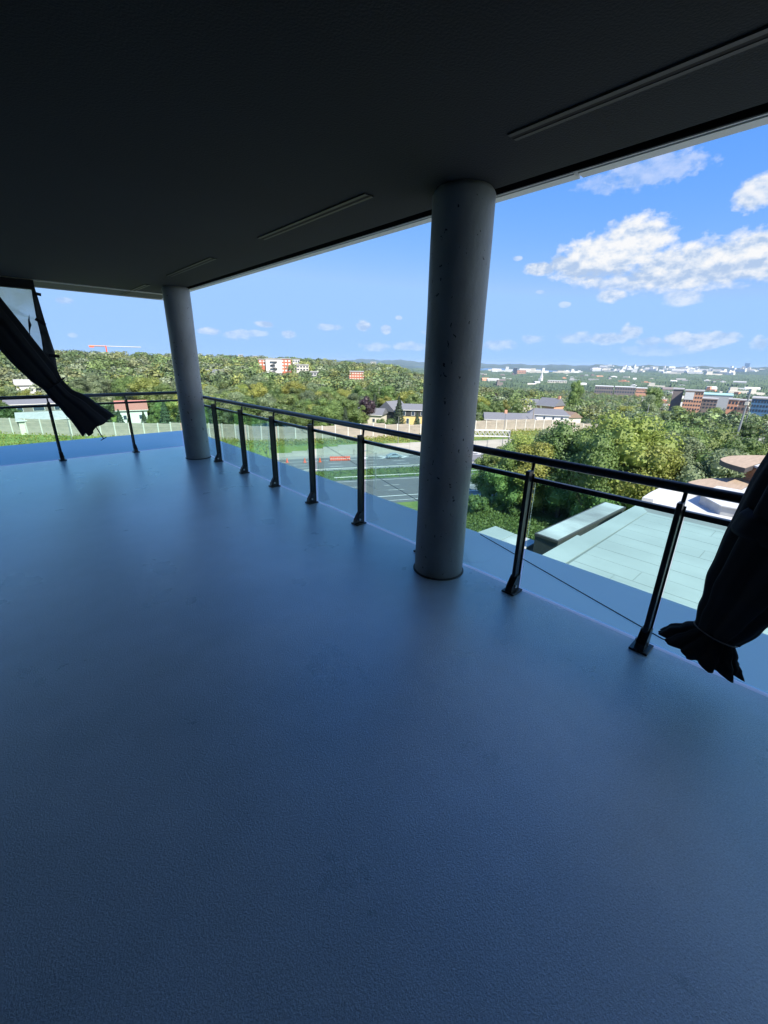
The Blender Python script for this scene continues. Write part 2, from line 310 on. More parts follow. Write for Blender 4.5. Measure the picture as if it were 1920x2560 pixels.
class B:
    def __init__(s): s.V = []; s.F = []
    def add(s, V, Fs): k = len(s.V); s.V += [Vector(v) for v in V]; s.F += [tuple(i+k for i in f) for f in Fs]; return s
    def box(s, x0, x1, y0, y1, z0, z1):
        return s.add([(x0, y0, z0), (x1, y0, z0), (x1, y1, z0), (x0, y1, z0), (x0, y0, z1), (x1, y0, z1), (x1, y1, z1), (x0, y1, z1)],
                     [(3, 2, 1, 0), (4, 5, 6, 7), (0, 1, 5, 4), (1, 2, 6, 5), (2, 3, 7, 6), (3, 0, 4, 7)])
    def prism(s, poly, z0, z1):
        n = len(poly)
        if sum(poly[i][0]*poly[(i+1) % n][1]-poly[(i+1) % n][0]*poly[i][1] for i in range(n)) < 0: poly = poly[::-1]
        V = [(p[0], p[1], z0) for p in poly] + [(p[0], p[1], z1) for p in poly]
        return s.add(V, [tuple(range(n-1, -1, -1)), tuple(range(n, 2*n))] + [(i, (i+1) % n, n+(i+1) % n, n+i) for i in range(n)])
    def cyl(s, a, b, r0, r1=None, n=12, caps=True):
        a = Vector(a); b = Vector(b); r1 = r0 if r1 is None else r1
        d = (b-a).normalized(); u = d.orthogonal().normalized(); v = d.cross(u)
        V = [a+(u*math.cos(t)+v*math.sin(t))*r0 for t in [2*math.pi*i/n for i in range(n)]] + [b+(u*math.cos(t)+v*math.sin(t))*r1 for t in [2*math.pi*i/n for i in range(n)]]
        Fs = [(i, (i+1) % n, n+(i+1) % n, n+i) for i in range(n)]
        if caps: Fs += [tuple(range(n-1, -1, -1)), tuple(range(n, 2*n))]
        return s.add(V, Fs)
    def tube(s, P, r, n=8):
        P = [Vector(p) for p in P]; k = len(P); V = []; u = None
        for i, p in enumerate(P):
            d = (P[min(i+1, k-1)]-P[max(i-1, 0)]).normalized()
            u = d.orthogonal().normalized() if u is None else (u-d*u.dot(d)).normalized()
            v = d.cross(u); rr = r[i] if isinstance(r, (list, tuple)) else r
            V += [p+(u*math.cos(2*math.pi*j/n)+v*math.sin(2*math.pi*j/n))*rr for j in range(n)]
        Fs = [(i*n+j, i*n+(j+1) % n, (i+1)*n+(j+1) % n, (i+1)*n+j) for i in range(k-1) for j in range(n)]
        Fs += [tuple(range(n-1, -1, -1)), tuple(range((k-1)*n, k*n))]
        return s.add(V, Fs)
    def sphere(s, c, r, sc=(1, 1, 1), n=8, m=6):
        V = [Vector((0, 0, 1))] + [Vector((math.sin(math.pi*i/m)*math.cos(2*math.pi*j/n), math.sin(math.pi*i/m)*math.sin(2*math.pi*j/n), math.cos(math.pi*i/m))) for i in range(1, m) for j in range(n)] + [Vector((0, 0, -1))]
        Fs = [(0, 1+j, 1+(j+1) % n) for j in range(n)]
        for i in range(m-2): Fs += [(1+i*n+j, 1+(i+1)*n+j, 1+(i+1)*n+(j+1) % n, 1+i*n+(j+1) % n) for j in range(n)]
        L_ = len(V)-1; Fs += [(L_, 1+(m-2)*n+(j+1) % n, 1+(m-2)*n+j) for j in range(n)]
        return s.add([Vector(c)+Vector((v.x*r*sc[0], v.y*r*sc[1], v.z*r*sc[2])) for v in V], Fs)
    def obj(s, name, m, parent=None, loc=None, smooth=False, bevel=0):
        me = mesh(name, s.V, s.F, m, smooth)
        o = link(name, me, parent, loc)
        if bevel:
            b = o.modifiers.new('bevel', 'BEVEL'); b.width = bevel; b.segments = 2; b.limit_method = 'ANGLE'
        return o
def share(o, parent, loc, rz=0, sc=None, name=None):
    c = o.copy(); C.objects.link(c); c.parent = parent; c.location = loc; c.rotation_euler = (0, 0, rz)
    if sc: c.scale = sc
    return c

# ------------------------------------------------------------------ terrain
AZ = [-180, -20, 0, 17, 30, 42, 50, 56, 63, 70, 78, 86, 110, 180]
DD = [0, 150, 250, 400, 600, 1000, 2000, 4500, 6500, 9000, 12000, 22000]
TH = {0: [23, 23, 20, 11, 9, 22, 45, 60, 60, 40, 30, 30],
      17: [23, 23, 20, 12, 9, 20, 45, 60, 60, 40, 20, 20],
      30: [23, 23, 21, 15, 10, 14, 45, 60, 60, 40, 0, 0],
      42: [23, 23, 22, 19, 16, 19, 50, 70, 70, 40, -60, -60],
      50: [23, 23, 23, 25, 33, 50, 65, 75, 75, 70, -28, -28],
      56: [23, 23, 24, 31, 44, 62, 72, 78, 78, 78, -5, -10],
      63: [23, 23, 25, 35, 50, 65, 72, 78, 78, 60, -5, -20],
      70: [23, 24, 31, 41, 51, 62, 70, 75, 45, 0, -30, -40],
      78: [23, 24, 30, 40, 52, 62, 70, 72, 40, 0, -30, -40],
      86: [23, 24, 30, 40, 52, 62, 70, 72, 40, 0, -30, -40]}
TB = np.array([TH.get(a, TH[0] if a < 0 else TH[86]) for a in AZ], float)
SX, SY = .8906, -.4548          # along the highway; across = (.4548,.8906)
def zt(x, y):
    x = np.asarray(x, float); y = np.asarray(y, float)
    a = np.degrees(np.arctan2(x, y)); d = np.hypot(x, y)
    ai = np.clip(np.searchsorted(AZ, a)-1, 0, len(AZ)-2); di = np.clip(np.searchsorted(DD, d)-1, 0, len(DD)-2)
    A = np.array(AZ, float); Dd = np.array(DD, float)
    fa = np.clip((a-A[ai])/(A[ai+1]-A[ai]), 0, 1); fd = np.clip((d-Dd[di])/(Dd[di+1]-Dd[di]), 0, 1)
    fa = fa*fa*(3-2*fa)
    h = (TB[ai, di]*(1-fa)*(1-fd)+TB[ai+1, di]*fa*(1-fd)+TB[ai, di+1]*(1-fa)*fd+TB[ai+1, di+1]*fa*fd)
    return EYE-h
ZG, ZR = EYE-23, EYE-25.6
def inpatch(s, n, m): return (s > -380+m) & (s < 620-m) & (n > -260+m) & (n < 190-m)
def polar_sheet(name, m, a0, a1, na, ds, zf, smooth=True):
    aa = np.radians(np.linspace(a0, a1, na+1)); dd = np.array(ds); nd = len(dd)
    Xg = np.sin(aa)[:, None]*dd[None]; Yg = np.cos(aa)[:, None]*dd[None]; Zg = zf(Xg, Yg)
    V = np.stack([Xg, Yg, Zg], -1).reshape(-1, 3)
    i, j = np.meshgrid(np.arange(na), np.arange(nd-1), indexing='ij')
    q = np.stack([i*nd+j, i*nd+j+1, (i+1)*nd+j+1, (i+1)*nd+j], -1).reshape(-1, 4)
    me = bpy.data.meshes.new(name); me.from_pydata(V.tolist(), [], q.tolist()); me.materials.append(m)
    if smooth: me.polygons.foreach_set('use_smooth', [True]*len(me.polygons))
    return struct(link(name, me))
def zground(x, y):
    s = SX*x+SY*y; n = -SY*x+SX*y
    z = zt(x, y)-.15
    return np.where(inpatch(s, n, 12), -26.0, z)
polar_sheet('ground', M['town'], -180, 180, 360, np.concatenate([[.5, 20, 60, 100, 140], np.geomspace(160, 4500, 60)]), zground)
polar_sheet('hills', M['hill'], -30, 120, 500, np.linspace(4500, 16000, 60),
            lambda x, y: zt(x, y)-.15+np.where(np.hypot(x, y) > 7500, 1, 0)*(14*np.sin(np.degrees(np.arctan2(x, y))*1.3)+8*np.sin(np.degrees(np.arctan2(x, y))*3.7)+4*np.sin(np.degrees(np.arctan2(x, y))*9+x*.001)))
polar_sheet('river', M['river'], 44, 66, 60, [5200, 6000, 7000, 8600], lambda x, y: x*0+EYE-74)
def zlocal(s, n):
    x = SX*s-SY*n; y = SY*s+SX*n; z = zt(x, y)
    cutn = np.clip((n-58)/12, 0, 1)
    top = np.where(s < 2, np.clip((n-117)/9, 0, 1), np.where(n > 119.6, 1., 0.))
    dep = np.where(n < 90, cutn, 1-top)
    return z-(2.62)*dep
ss = np.concatenate([np.linspace(-380, 0, 30), [1.99, 2.01], np.linspace(10, 620, 50)])
ns = np.array([-260, -150, -60, 0, 20, 40, 50, 58, 61, 64, 67, 70, 75, 95, 110, 117, 119, 119.55, 119.65, 122, 126, 135, 150, 170, 190])
Sg, Ng = np.meshgrid(ss, ns, indexing='ij'); Zg = zlocal(Sg, Ng)
V = np.stack([SX*Sg-SY*Ng, SY*Sg+SX*Ng, Zg], -1).reshape(-1, 3); nn_ = len(ns)
struct(link('lawn', mesh('lawn', V.tolist(), [(i*nn_+j, (i+1)*nn_+j, (i+1)*nn_+j+1, i*nn_+j+1) for i in range(len(ss)-1) for j in range(nn_-1)], M['rough_grass'])))
def sn(s, n, z=0): return Vector((SX*s-SY*n, SY*s+SX*n, z))
def to_sn(p): return SX*p[0]+SY*p[1], -SY*p[0]+SX*p[1]
def strip(name, m, s0, s1, n0, n1, z, th=0.0):
    V = [sn(s0, n0, z), sn(s1, n0, z), sn(s1, n1, z), sn(s0, n1, z)]
    return link(name, mesh(name, V, [(0, 1, 2, 3)], m))
struct(strip('highway', M['asphalt'], -380, 620, 100, 115, ZR+.004))
struct(strip('highway', M['asphalt'], -380, 620, 73, 91, ZR+.004))
struct(strip('road_shoulder', M['shoulder'], -380, 620, 115, 119.3, ZR+.008))
struct(strip('grass_median', M['grass'], -380, 620, 91, 100, ZR+.05))
b = B()
def mark(s0, s1, n0, n1, z=ZR+.012): b.add([sn(s0, n0, z), sn(s1, n0, z), sn(s1, n1, z), sn(s0, n1, z)], [(0, 1, 2, 3)])
for n in (100.9, 111.4, 74.4, 89.6): mark(-200, 300, n, n+.18)
mark(-200, 300, 77.2, 77.5)
for n in (104.4, 107.9, 81.2, 84.9):
    for s in range(-120, 260, 9): mark(s, s+3.5, n, n+.18)
for s in range(0, 130, 6):
    s0 = s+18
    b.add([sn(s0, 111.6, ZR+.013), sn(s0+1.2, 111.6, ZR+.013), sn(s0+3.4, 113.0, ZR+.013), sn(s0+2.2, 113.0, ZR+.013)], [(0, 1, 2, 3)])
    b.add([sn(s0+2.2, 113.01, ZR+.013), sn(s0+3.4, 113.01, ZR+.013), sn(s0+1.2, 114.4, ZR+.013), sn(s0, 114.4, ZR+.013)], [(0, 1, 2, 3)])
mark(18, 160, 114.5, 114.7)
struct(b.obj('lane_markings', M['paint']))

# retaining wall of stepped concrete panels
rw = root('retaining_wall', 'low stepped concrete retaining wall along the far highway shoulder', 'wall', sn(4, 119.5, ZR))
steps = [(2, .9), (6, 1.3), (10, 1.7), (14, 2.1)]
s = 2.; k = 0
base = None
while s < 170:
    hgt = .9+.45*min(k, 4) if k < 5 else (2.75 if (k//3) % 2 else 2.62)
    p = sn(s, 119.2, ZR); q = sn(s+4.36, 119.2, ZR); d = sn(0, .34, 0)
    o_ = rw.location
    bb = B(); P = [p, q, q+d, p+d]
    bb.prism([(v.x-o_.x, v.y-o_.y) for v in P], -.05, hgt); bb.obj('concrete_panel', M['retain'], rw); s += 4.4; k += 1

# noise barrier: posts and panels along a bent line
NW = [(-60, 215), (0, 171), (36, 140), (58, 117), (65.6, 110.3), (84, 102), (103.3, 94.2), (124.2, 87.2), (154, 77.2), (185, 66)]
nw = root('noise_barrier', 'long beige concrete noise barrier with pale posts beyond the highway', 'wall', (65, 110, ZG))
pts = []
for i in range(len(NW)-1):
    a = Vector(NW[i]); c = Vector(NW[i+1]); L_ = (c-a).length; k = max(1, round(L_/4.2))
    pts += [a+(c-a)*(j/k) for j in range(k)]
pts.append(Vector(NW[-1]))
for i in range(len(pts)-1):
    a, c = pts[i], pts[i+1]; d = (c-a).normalized(); nrm = Vector((-d.y, d.x)); w = (c-a).length
    z0 = float(zt(a.x, a.y)); ht = 4.3 + (.35 if (i//6) % 2 else 0) - (.5 if i > 45 else 0)
    ang = math.atan2(d.y, d.x); loc = (a.x-65, a.y-110, z0-ZG)
    for nm, za, zb, off in (('lower_panel', -.6, ht*.48, .05), ('upper_panel', ht*.48+.02, ht, .0)):
        bb = B().box(.14, w-.14, -.08-off, .08-off, za, zb)
        if nm == 'upper_panel':
            for q in range(1, 4): bb.box(.14, w-.14, -.12, -.075, ht*.48+q*(ht*.52)/4-.04, ht*.48+q*(ht*.52)/4+.04)
            bb.box(w/2-.05, w/2+.05, -.13, -.07, ht*.48+.05, ht)
        o = bb.obj(nm, M['wallpan'], nw, loc); o.rotation_euler = (0, 0, ang)
    o = B().box(-.15, .15, -.22, .16, -.6, ht+.15).obj('post', M['wallpost'], nw, loc); o.rotation_euler = (0, 0, ang)

# ------------------------------------------------------------------ the balcony
XR, YL = 2.655, 8.52
struct(B().box(-6, 2.64, -4, 8.50, -.3, 0).obj('floor', M['floor']))
bb = B().box(2.641, 3.36, -6, 10.5, -.34, -.006).box(-6, 2.6405, 8.501, 10.5, -.34, -.006)
struct(bb.obj('ledge', M['ledge'], bevel=0))
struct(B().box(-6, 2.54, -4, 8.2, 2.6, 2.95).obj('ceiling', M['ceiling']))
struct(B().box(2.54, 2.67, -4, 8.28, 2.72, 2.95).box(-6, 2.54, 8.2, 8.27, 2.72, 2.95).box(2.645, 2.6535, -4, 8.27, 2.609, 2.719).obj('ceiling_recess', M['black']))  # painted black, with an added inner lining, to hold the recess shade
# pale edge flashing in two lengths, a gap between them
for y0, y1 in ((-4, 1.352), (1.372, 8.27)):
    o = B().box(2.672, 2.745, y0, y1, 2.6, 2.94).box(2.655, 2.669, y0, y1, 2.606, 2.94).obj('edge_flashing', M['flash'])
    tag(o, 'pale metal flashing length along the ceiling edge, ' + ('nearer, right of the joint' if y0 < 0 else 'longer, left of the joint'), 'flashing', 'flashing lengths on the ceiling edge')
sf = root('soffit_strip', 'grey soffit band outside the far ceiling edge above the left railing', 'soffit', (0, 8.6, 2.6))
B().box(-6, 2.69, -.30, .37, .0, .34).obj('panel', M['soffit'], sf)
B().box(-6, 2.69, -.325, -.303, -.005, .33).obj('inner_trim', M['flash'], sf)
B().box(-6, 2.75, .373, .40, -.012, .33).obj('outer_trim', M['flash'], sf)
struct(B().box(-6, 2.76, -14, 8.9, 2.96, 16).obj('upper_storeys', M['facade']))  # unseen mass, height and overhang set to keep sun off ledge and flashing
struct(B().box(-6, 3.3, -14, 10.4, -24.5, -.35).obj('lower_storeys', M['facade']))
struct(B().box(-6.3, -6.002, -4, 10.4, -.3, 2.95).box(-6, 3.3, -14, -4.002, -.3, 2.95).obj('building_wall', M['inner_wall']))

# ceiling slot diffusers
for i, y0 in enumerate((-.06, 2.41, 4.93, 7.36)):
    y1 = y0+1.45
    nm = ['nearest slot diffuser running off the right frame edge', 'slot diffuser in the dark ceiling left of the thick near column', 'short-looking slot diffuser above the small far column', 'farthest slot diffuser crossing the ceiling edge at the far corner'][i]
    t = root('slot_diffuser', nm, 'ceiling vent', (2.06, y0, 2.6), 0, 'slot diffusers in the dark ceiling')
    if i < 3:
        B().box(-.038, -.012, 0, 1.45, -.008, -.001).obj('lip', M['lip'], t); B().box(.014, .036, 0, 1.45, -.008, -.001).obj('lip', M['lip'], t)
        B().box(-.0118, .0138, 0, 1.45, -.006, -.001).obj('slot', M['black'], t)
    else:
        B().box(-.038, -.012, 0, .83, -.008, -.001).box(-.038, -.012, .94, 1.45, -.008, -.001).obj('lip', M['lip'], t)
        B().box(.014, .036, 0, .83, -.008, -.001).box(.014, .036, .94, 1.45, -.008, -.001).obj('lip', M['lip'], t)
        B().box(-.0118, .0138, 0, .83, -.006, -.001).box(-.0118, .0138, .94, 1.45, -.006, -.001).obj('slot', M['black'], t)

# columns
def column(x, y, r, label):
    t = root('concrete_column', label, 'column', (x, y, 0), 0, 'round concrete columns')
    n = 64; rings = [(0, r-.004), (.02, r)] + [(z, r+.0012*math.sin(z*9)) for z in np.linspace(.1, 2.5, 14)] + [(2.57, r), (2.585, r-.008), (2.6, r-.02)]
    V = [(rr*math.cos(2*math.pi*j/n), rr*math.sin(2*math.pi*j/n), z) for z, rr in rings for j in range(n)]
    Fs = [(i*n+j, i*n+(j+1) % n, (i+1)*n+(j+1) % n, (i+1)*n+j) for i in range(len(rings)-1) for j in range(n)]
    link('shaft', mesh('shaft', V, Fs, M['column'], True), t)
    V = [(rr*math.cos(2*math.pi*j/n), rr*math.sin(2*math.pi*j/n), z) for z, rr in ((.001, r+.012), (.006, r+.012+.0), (.012, r+.001)) for j in range(n)]
    Fs = [(i*n+j, i*n+(j+1) % n, (i+1)*n+(j+1) % n, (i+1)*n+j) for i in range(2) for j in range(n)]
    link('base_sealant', mesh('base_sealant', V, Fs, M['darkbox'], True), t)
column(2.436, 1.949, .194, 'thick near concrete column with chipped pits right of centre')
column(2.440, 7.340, .192, 'smaller-looking far concrete column at the balcony corner')

# railing: one thing along the right side, one along the left side
def railing(label, along, fixed, ys, lo, hi, gl):
    t = root('glass_railing', label, 'railing', (0, 0, 0))
    def P(u, v, z): return (fixed+v, u, z) if along == 'Y' else (u, fixed+v, z)
    def bx(u0, u1, v0, v1, z0, z1):
        a = P(u0, v0, z0); c = P(u1, v1, z1)
        return B().box(min(a[0], c[0]), max(a[0], c[0]), min(a[1], c[1]), max(a[1], c[1]), z0, z1)
    B().cyl(P(lo, -.01, .995), P(hi, -.01, .995), .027, n=24).obj('handrail', M['rail'], t, smooth=True)
    bx(lo, hi, -.022, .012, .84, .872).obj('mid_rail', M['rail'], t, bevel=.004)
    for u in ys:
        po = bx(u-.014, u+.014, -.085, -.03, .02, .925).obj('post', M['rail'], t, bevel=.004)
        bx(u-.022, u+.022, -.0295, -.018, .1, .9).obj('clamp_bar', M['rail'], po, bevel=.002)
        B().cyl(P(u, -.035, .80), P(u, -.012, .975), .011, n=10).obj('pin', M['rail'], po, smooth=True)
        bx(u-.05, u+.05, -.14, -.01, .0005, .014).obj('base_plate', M['rail'], po, bevel=.003)
        a = [(-.135, .014), (-.02, .014), (-.02, .13), (-.075, .13), (-.125, .055)]
        V = [P(u+sgn*.026, v, z) for sgn in (-1, 1) for v, z in a]
        sh = B().add(V, [(0, 1, 2, 3, 4), (9, 8, 7, 6, 5)]+[(i, i+5, (i+1) % 5+5, (i+1) % 5) for i in range(5)]).obj('shoe', M['rail'], po, bevel=.004)
        B().cyl(P(u-.036, -.085, .055), P(u+.036, -.085, .055), .011, n=8).obj('bolt', M['bolt'], po)
    for i in range(len(gl)-1):
        bx(gl[i]+.022, gl[i+1]-.022, .0, .012, .012, .839).obj('glass_panel', M['glass'], t)
    return t
py = [-3.3, -2.36, -1.42, -.47, .47, 1.35, 2.26, 3.16, 4.05, 4.95, 5.87, 6.83, 7.75]
railing('black metal and glass railing along the right side past both columns', 'Y', XR, py, -3.9, 8.50, [-3.9]+py+[8.5])
px_ = [-5.7, -4.65, -3.6, -2.55, -1.47, -.4, .67, 1.74]
railing('black metal and glass railing along the far left side', 'X', YL, px_, -5.95, 2.62, [-5.95]+px_+[2.60])
# cable on the ledge, wire beyond the glass
o = B().tube([at_h(1201, 1335, EYE+.0)+Vector((0, 0, -.004)), at_h(1440, 1472, EYE)+Vector((0, 0, -.004)), at_h(1657, 1596, EYE)+Vector((0, 0, -.004)), at_h(1745, 1622, EYE)+Vector((0, 0, -.004))], .0035, 6).obj('thin_cable', M['rubber'])
tag(o, 'thin black cable lying along the white ledge outside the glass', 'cable')
pl = [at_X(740, 1066, 5.0), at_X(800, 1106, 4.6), at_X(905, 1170, 4.2), at_X(1042, 1250, 3.7), at_X(1180, 1330, 3.42)]
tag(B().tube(pl, .004, 5).obj('sagging_wire', M['rubber']), 'thin black wire sagging outside the glass left of the near column', 'wire')

# ------------------------------------------------------------------ curtains
def drape(bm, P, hw, nrm, flat=.5, pleats=7, amp=.12, amp_end=None, hem=0., n=84, ph=0., sub=8):
    P = [Vector(p) for p in P]
    Q = []; Wd = []
    for i in range(len(P)-1):
        p0 = P[max(i-1, 0)]; p1 = P[i]; p2 = P[i+1]; p3 = P[min(i+2, len(P)-1)]
        for k in range(sub):
            t = k/sub
            Q.append(.5*((2*p1)+(p2-p0)*t+(2*p0-5*p1+4*p2-p3)*t*t+(3*p1-p0-3*p2+p3)*t**3)); s_ = t*t*(3-2*t); Wd.append(hw[i]*(1-s_)+hw[i+1]*s_)
    Q.append(P[-1]); Wd.append(hw[-1]); K = len(Q); V = []
    rr = random.Random(3); hm = [rr.uniform(-1, 1) for _ in range(pleats*2)]
    for i, p in enumerate(Q):
        d = (Q[min(i+1, K-1)]-Q[max(i-1, 0)]).normalized(); w = d.cross(nrm).normalized(); t = i/(K-1)
        a = amp if amp_end is None else amp*(1-t)+amp_end*t
        for j in range(n):
            th = 2*math.pi*j/n
            m_ = 1+a*math.cos(pleats*th+ph+.6*math.sin(t*3+th))+.4*a*math.sin((pleats*2+1)*th+2*t)
            off = 0
            if hem and i >= K-3: off = hem*(hm[int(j/n*pleats*2) % (pleats*2)]*.6+.4*math.cos(pleats*th+ph))*(1-(K-1-i)/3)
            V.append(p+(w*math.cos(th)+nrm*math.sin(th)*flat)*Wd[i]*m_+d*off)
    Fs = [(i*n+j, i*n+(j+1) % n, (i+1)*n+(j+1) % n, (i+1)*n+j) for i in range(K-1) for j in range(n)]
    bm.add(V, Fs); return bm
def solid(o, th):
    s = o.modifiers.new('thickness', 'SOLIDIFY'); s.thickness = th; s.offset = 0; return o
def wpx(f, c, hwp, plane):      # half width in metres at a photo point
    a = f(c[0]-hwp, c[1], plane); d = f(c[0]+hwp, c[1], plane); return (a-d).length/2
# right: bundle tied to the rail end
XC = 2.45; nX = Vector((1, 0, 0))
rc = root('gathered_curtain', 'black fabric curtain bundle tied near its flared hem at the right frame edge', 'curtain', (XC, .15, .3))
cl = [((2190, 930), 60), ((2100, 1100), 66), ((2020, 1240), 72), ((1945, 1362), 70), ((1874, 1466), 62), ((1824, 1538), 48), ((1790, 1584), 36)]
def loc(o_, P): return [p-o_.location for p in P]
Pw = loc(rc, [at_X(*c, XC) for c, _ in cl]); hw = [h_*.00245 for _, h_ in cl]
o = drape(B(), Pw, hw, nX, .55, 6, .10, .14, ph=.7).obj('drape', M['cloth'], rc, smooth=True)
fl = [((1790, 1583), 34), ((1772, 1602), 52), ((1757, 1618), 68), ((1745, 1633), 76)]
Pw = loc(rc, [at_X(*c, XC) for c, _ in fl]); hw = [h_*.00235 for _, h_ in fl]
solid(drape(B(), Pw, hw, nX, .5, 11, .07, .13, hem=.014, ph=.3, sub=6, n=132).obj('flared_hem', M['cloth'], rc, smooth=True), .003)
c0 = at_X(1789, 1584, XC)-rc.location
d = (at_X(1748, 1628, XC)-at_X(1822, 1530, XC)).normalized(); w = d.cross(nX).normalized()
B().tube([c0+w*.098*math.cos(t)+nX*.056*math.sin(t) for t in np.linspace(0, 6.283, 33)], .0035, 6).obj('tie_cord', M['cord'], rc, smooth=True)
c1 = at_X(1962, 1335, XC)-rc.location; d2 = (at_X(1874, 1466, XC)-at_X(2020, 1240, XC)).normalized(); w2 = d2.cross(nX).normalized()
drape(B(), [c1-d2*.07, c1-d2*.03, c1+d2*.03, c1+d2*.06], [.165, .186, .188, .172], nX, .6, 5, .06).obj('strap_cuff', M['cloth'], rc, smooth=True)
# left: vinyl tarp panel with a rolled dark drape
YC = 8.3; nY = Vector((0, 1, 0))
lc = root('tarp_curtain', 'hanging black tarpaulin with cloudy clear vinyl window on the left', 'curtain', (.4, YC, 2.5))
bb = B()
pp = [(-220, 712), (78, 716), (84, 745), (92, 800), (104, 850), (110, 895), (60, 838), (0, 755), (-220, 600)]
poly = loc(lc, [at_Y(*p, YC+.03) for p in pp])
poly[-1] = poly[-1]; 
V = [Vector((p.x, p.y, p.z)) for p in poly]
V[8] = Vector((V[0].x, V[0].y, V[7].z+.5))
o = B().add(V+[v+Vector((0, .004, 0)) for v in V], [tuple(range(9)), tuple(range(17, 8, -1))]+[(i, i+9, (i+1) % 9+9, (i+1) % 9) for i in range(9)]).obj('vinyl_window', M['vinyl'], lc)
edge_l = [(76, 708), (82, 745), (90, 790), (103, 845), (108, 880), (110, 920), (128, 945)]
edge_r = [(86, 716), (95, 745), (108, 790), (122, 835), (137, 880), (144, 925), (147, 940)]
a = loc(lc, [at_Y(*p, YC+.02) for p in edge_l]); c = loc(lc, [at_Y(*p, YC+.02) for p in edge_r])
n_ = len(a); nb = B(); cols = 5; V = []
for i in range(n_):
    for k in range(cols): V.append(a[i].lerp(c[i], k/(cols-1))+Vector((0, .012*math.sin(k*2.1+i*1.3), 0)))
nb.add(V, [(i*cols+k, i*cols+k+1, (i+1)*cols+k+1, (i+1)*cols+k) for i in range(n_-1) for k in range(cols-1)])
solid(nb.obj('border_strip', M['vinyl_dirt'], lc, smooth=True), .006)
for (x0, y0, x1, y1) in ((86, 733, 103, 737), (88, 797, 114, 812), (122, 888, 149, 891)):
    p = at_Y(x0, y0, YC-.01)-lc.location; q = at_Y(x1, y1, YC-.01)-lc.location
    dd_ = (q-p).normalized(); pe = dd_.cross(nY)*.02
    B().add([p-pe, q-pe, q+pe, p+pe]+[v+nY*.01 for v in (p-pe, q-pe, q+pe, p+pe)], [(0, 1, 2, 3), (7, 6, 5, 4), (0, 4, 5, 1), (1, 5, 6, 2), (2, 6, 7, 3), (3, 7, 4, 0)]).obj('strap_tab', M['cloth'], lc)
cl = [((-190, 610), 34), ((-90, 705), 34), ((0, 808), 33), ((60, 880), 32), ((105, 930), 29), ((134, 962), 22), ((160, 990), 24), ((200, 1020), 33), ((247, 1064), 42)]
Pw = loc(lc, [at_Y(*c_, YC-.04) for c_, _ in cl]); hw = [h_*.0060*1.0 for _, h_ in cl]
solid(drape(B(), Pw, hw, nY, .45, 6, .10, .15, hem=.03, ph=1.2).obj('drape', M['cloth'], lc, smooth=True), .004)
p = at_Y(138, 960, YC-.04)-lc.location
dL = (at_Y(200, 1020, YC)-at_Y(105, 930, YC)).normalized(); wL = dL.cross(nY).normalized()
B().tube([p+wL*.165*math.cos(t)+nY*.09*math.sin(t) for t in np.linspace(0, 6.283, 29)], .008, 6).obj('tie_cord', M['cloth'], lc, smooth=True)
hk = [at_Y(x, y, YC-.04)-lc.location for x, y in ((234, 1058), (250, 1083), (259, 1097))]
hb = B().tube(hk, .008, 6); hb.tube([at_Y(252, 1101, YC-.04)-lc.location, at_Y(266, 1093, YC-.04)-lc.location], .007, 6); hb.obj('hook', M['rail'], lc)
tr = [at_Y(x, y, YC+.024)-lc.location for x, y in ((73, 785), (70, 800), (72, 825), (76, 847), (75, 827), (79, 812), (75, 803))]
B().add(tr+[v+nY*.003 for v in tr], [tuple(range(7)), tuple(range(13, 6, -1))]+[(i, (i+1) % 7, (i+1) % 7+7, i+7) for i in range(7)]).obj('tear_patch', M['cloth'], lc)
B().box(-6-.4, .42, -.06, .05, -.02, .095).obj('header_box', M['cloth'], lc)

# ------------------------------------------------------------------ lower roofs (podium), 0.7 of the 10 m level
K = .7; ZP = EYE-7.0
pd = root('podium_roof', 'large pale flat membrane roof one floor below, right of the near column', 'building', (20, 0, ZP))
def rel(p, o_=None): return (p[0]*K-20, p[1]*K)
B().prism([rel(p) for p in ((4.8, 9.45), (35.3, 9.1), (35.3, -25), (4.8, -25))], -17.6, -.03).obj('wall', M['facade'], pd)
B().prism([rel(p) for p in ((4.8, 8.25), (33.7, 7.95), (33.7, -25), (4.8, -25))], -.028, 0).obj('roof_deck', M['membrane_gap'], pd)
B().prism([rel(p) for p in ((4.8, 9.5), (25.3, 9.4), (25.3, 9.2), (35.4, 9.05), (33.72, 7.97), (4.8, 8.27))], -.029, .02).obj('parapet_edge', M['membrane'], pd)
x = 5.6; i = 0
while x < 33.6:
    x1 = min(x+1.45, 33.7)
    cuts = [7.95] + sorted([random.uniform(-1, 6) , random.uniform(-9, -3)], reverse=True) + [-25]
    for j in range(3):
        B().prism([rel(p) for p in ((x+.013, cuts[j]-.013), (x1-.013, cuts[j]-.013), (x1-.013, cuts[j+1]+.013), (x+.013, cuts[j+1]+.013))], .0005, .006+.002*(i % 2)).obj('membrane_strip', M['membrane'], pd)
    x = x1; i += 1
ur = root('upper_white_roof', 'white roof with angular raised parapets behind the pale membrane roof', 'building', (27, 4, ZP))
def relu(p, k=K): return (p[0]*k-27, p[1]*k-4)
B().prism([relu(p) for p in ((35.42, 9.1), (37.9, 9.2), (40.9, 9.1), (43.2, 7.6), (43.2, -25), (35.42, -25))], -17.6, .012).obj('roof_slab', M['cap'], ur)
B().prism([relu(p) for p in ((35.9, 9.05), (37.9, 9.1), (40.8, 9.0), (42.9, 7.6), (42.9, 5.6), (41.6, 5.6), (41.6, 7.2), (40.3, 8.1), (38.0, 8.2), (36.0, 8.3))], .014, .3).obj('low_parapet', M['cap'], ur)
z0 = .013; up_ = .49
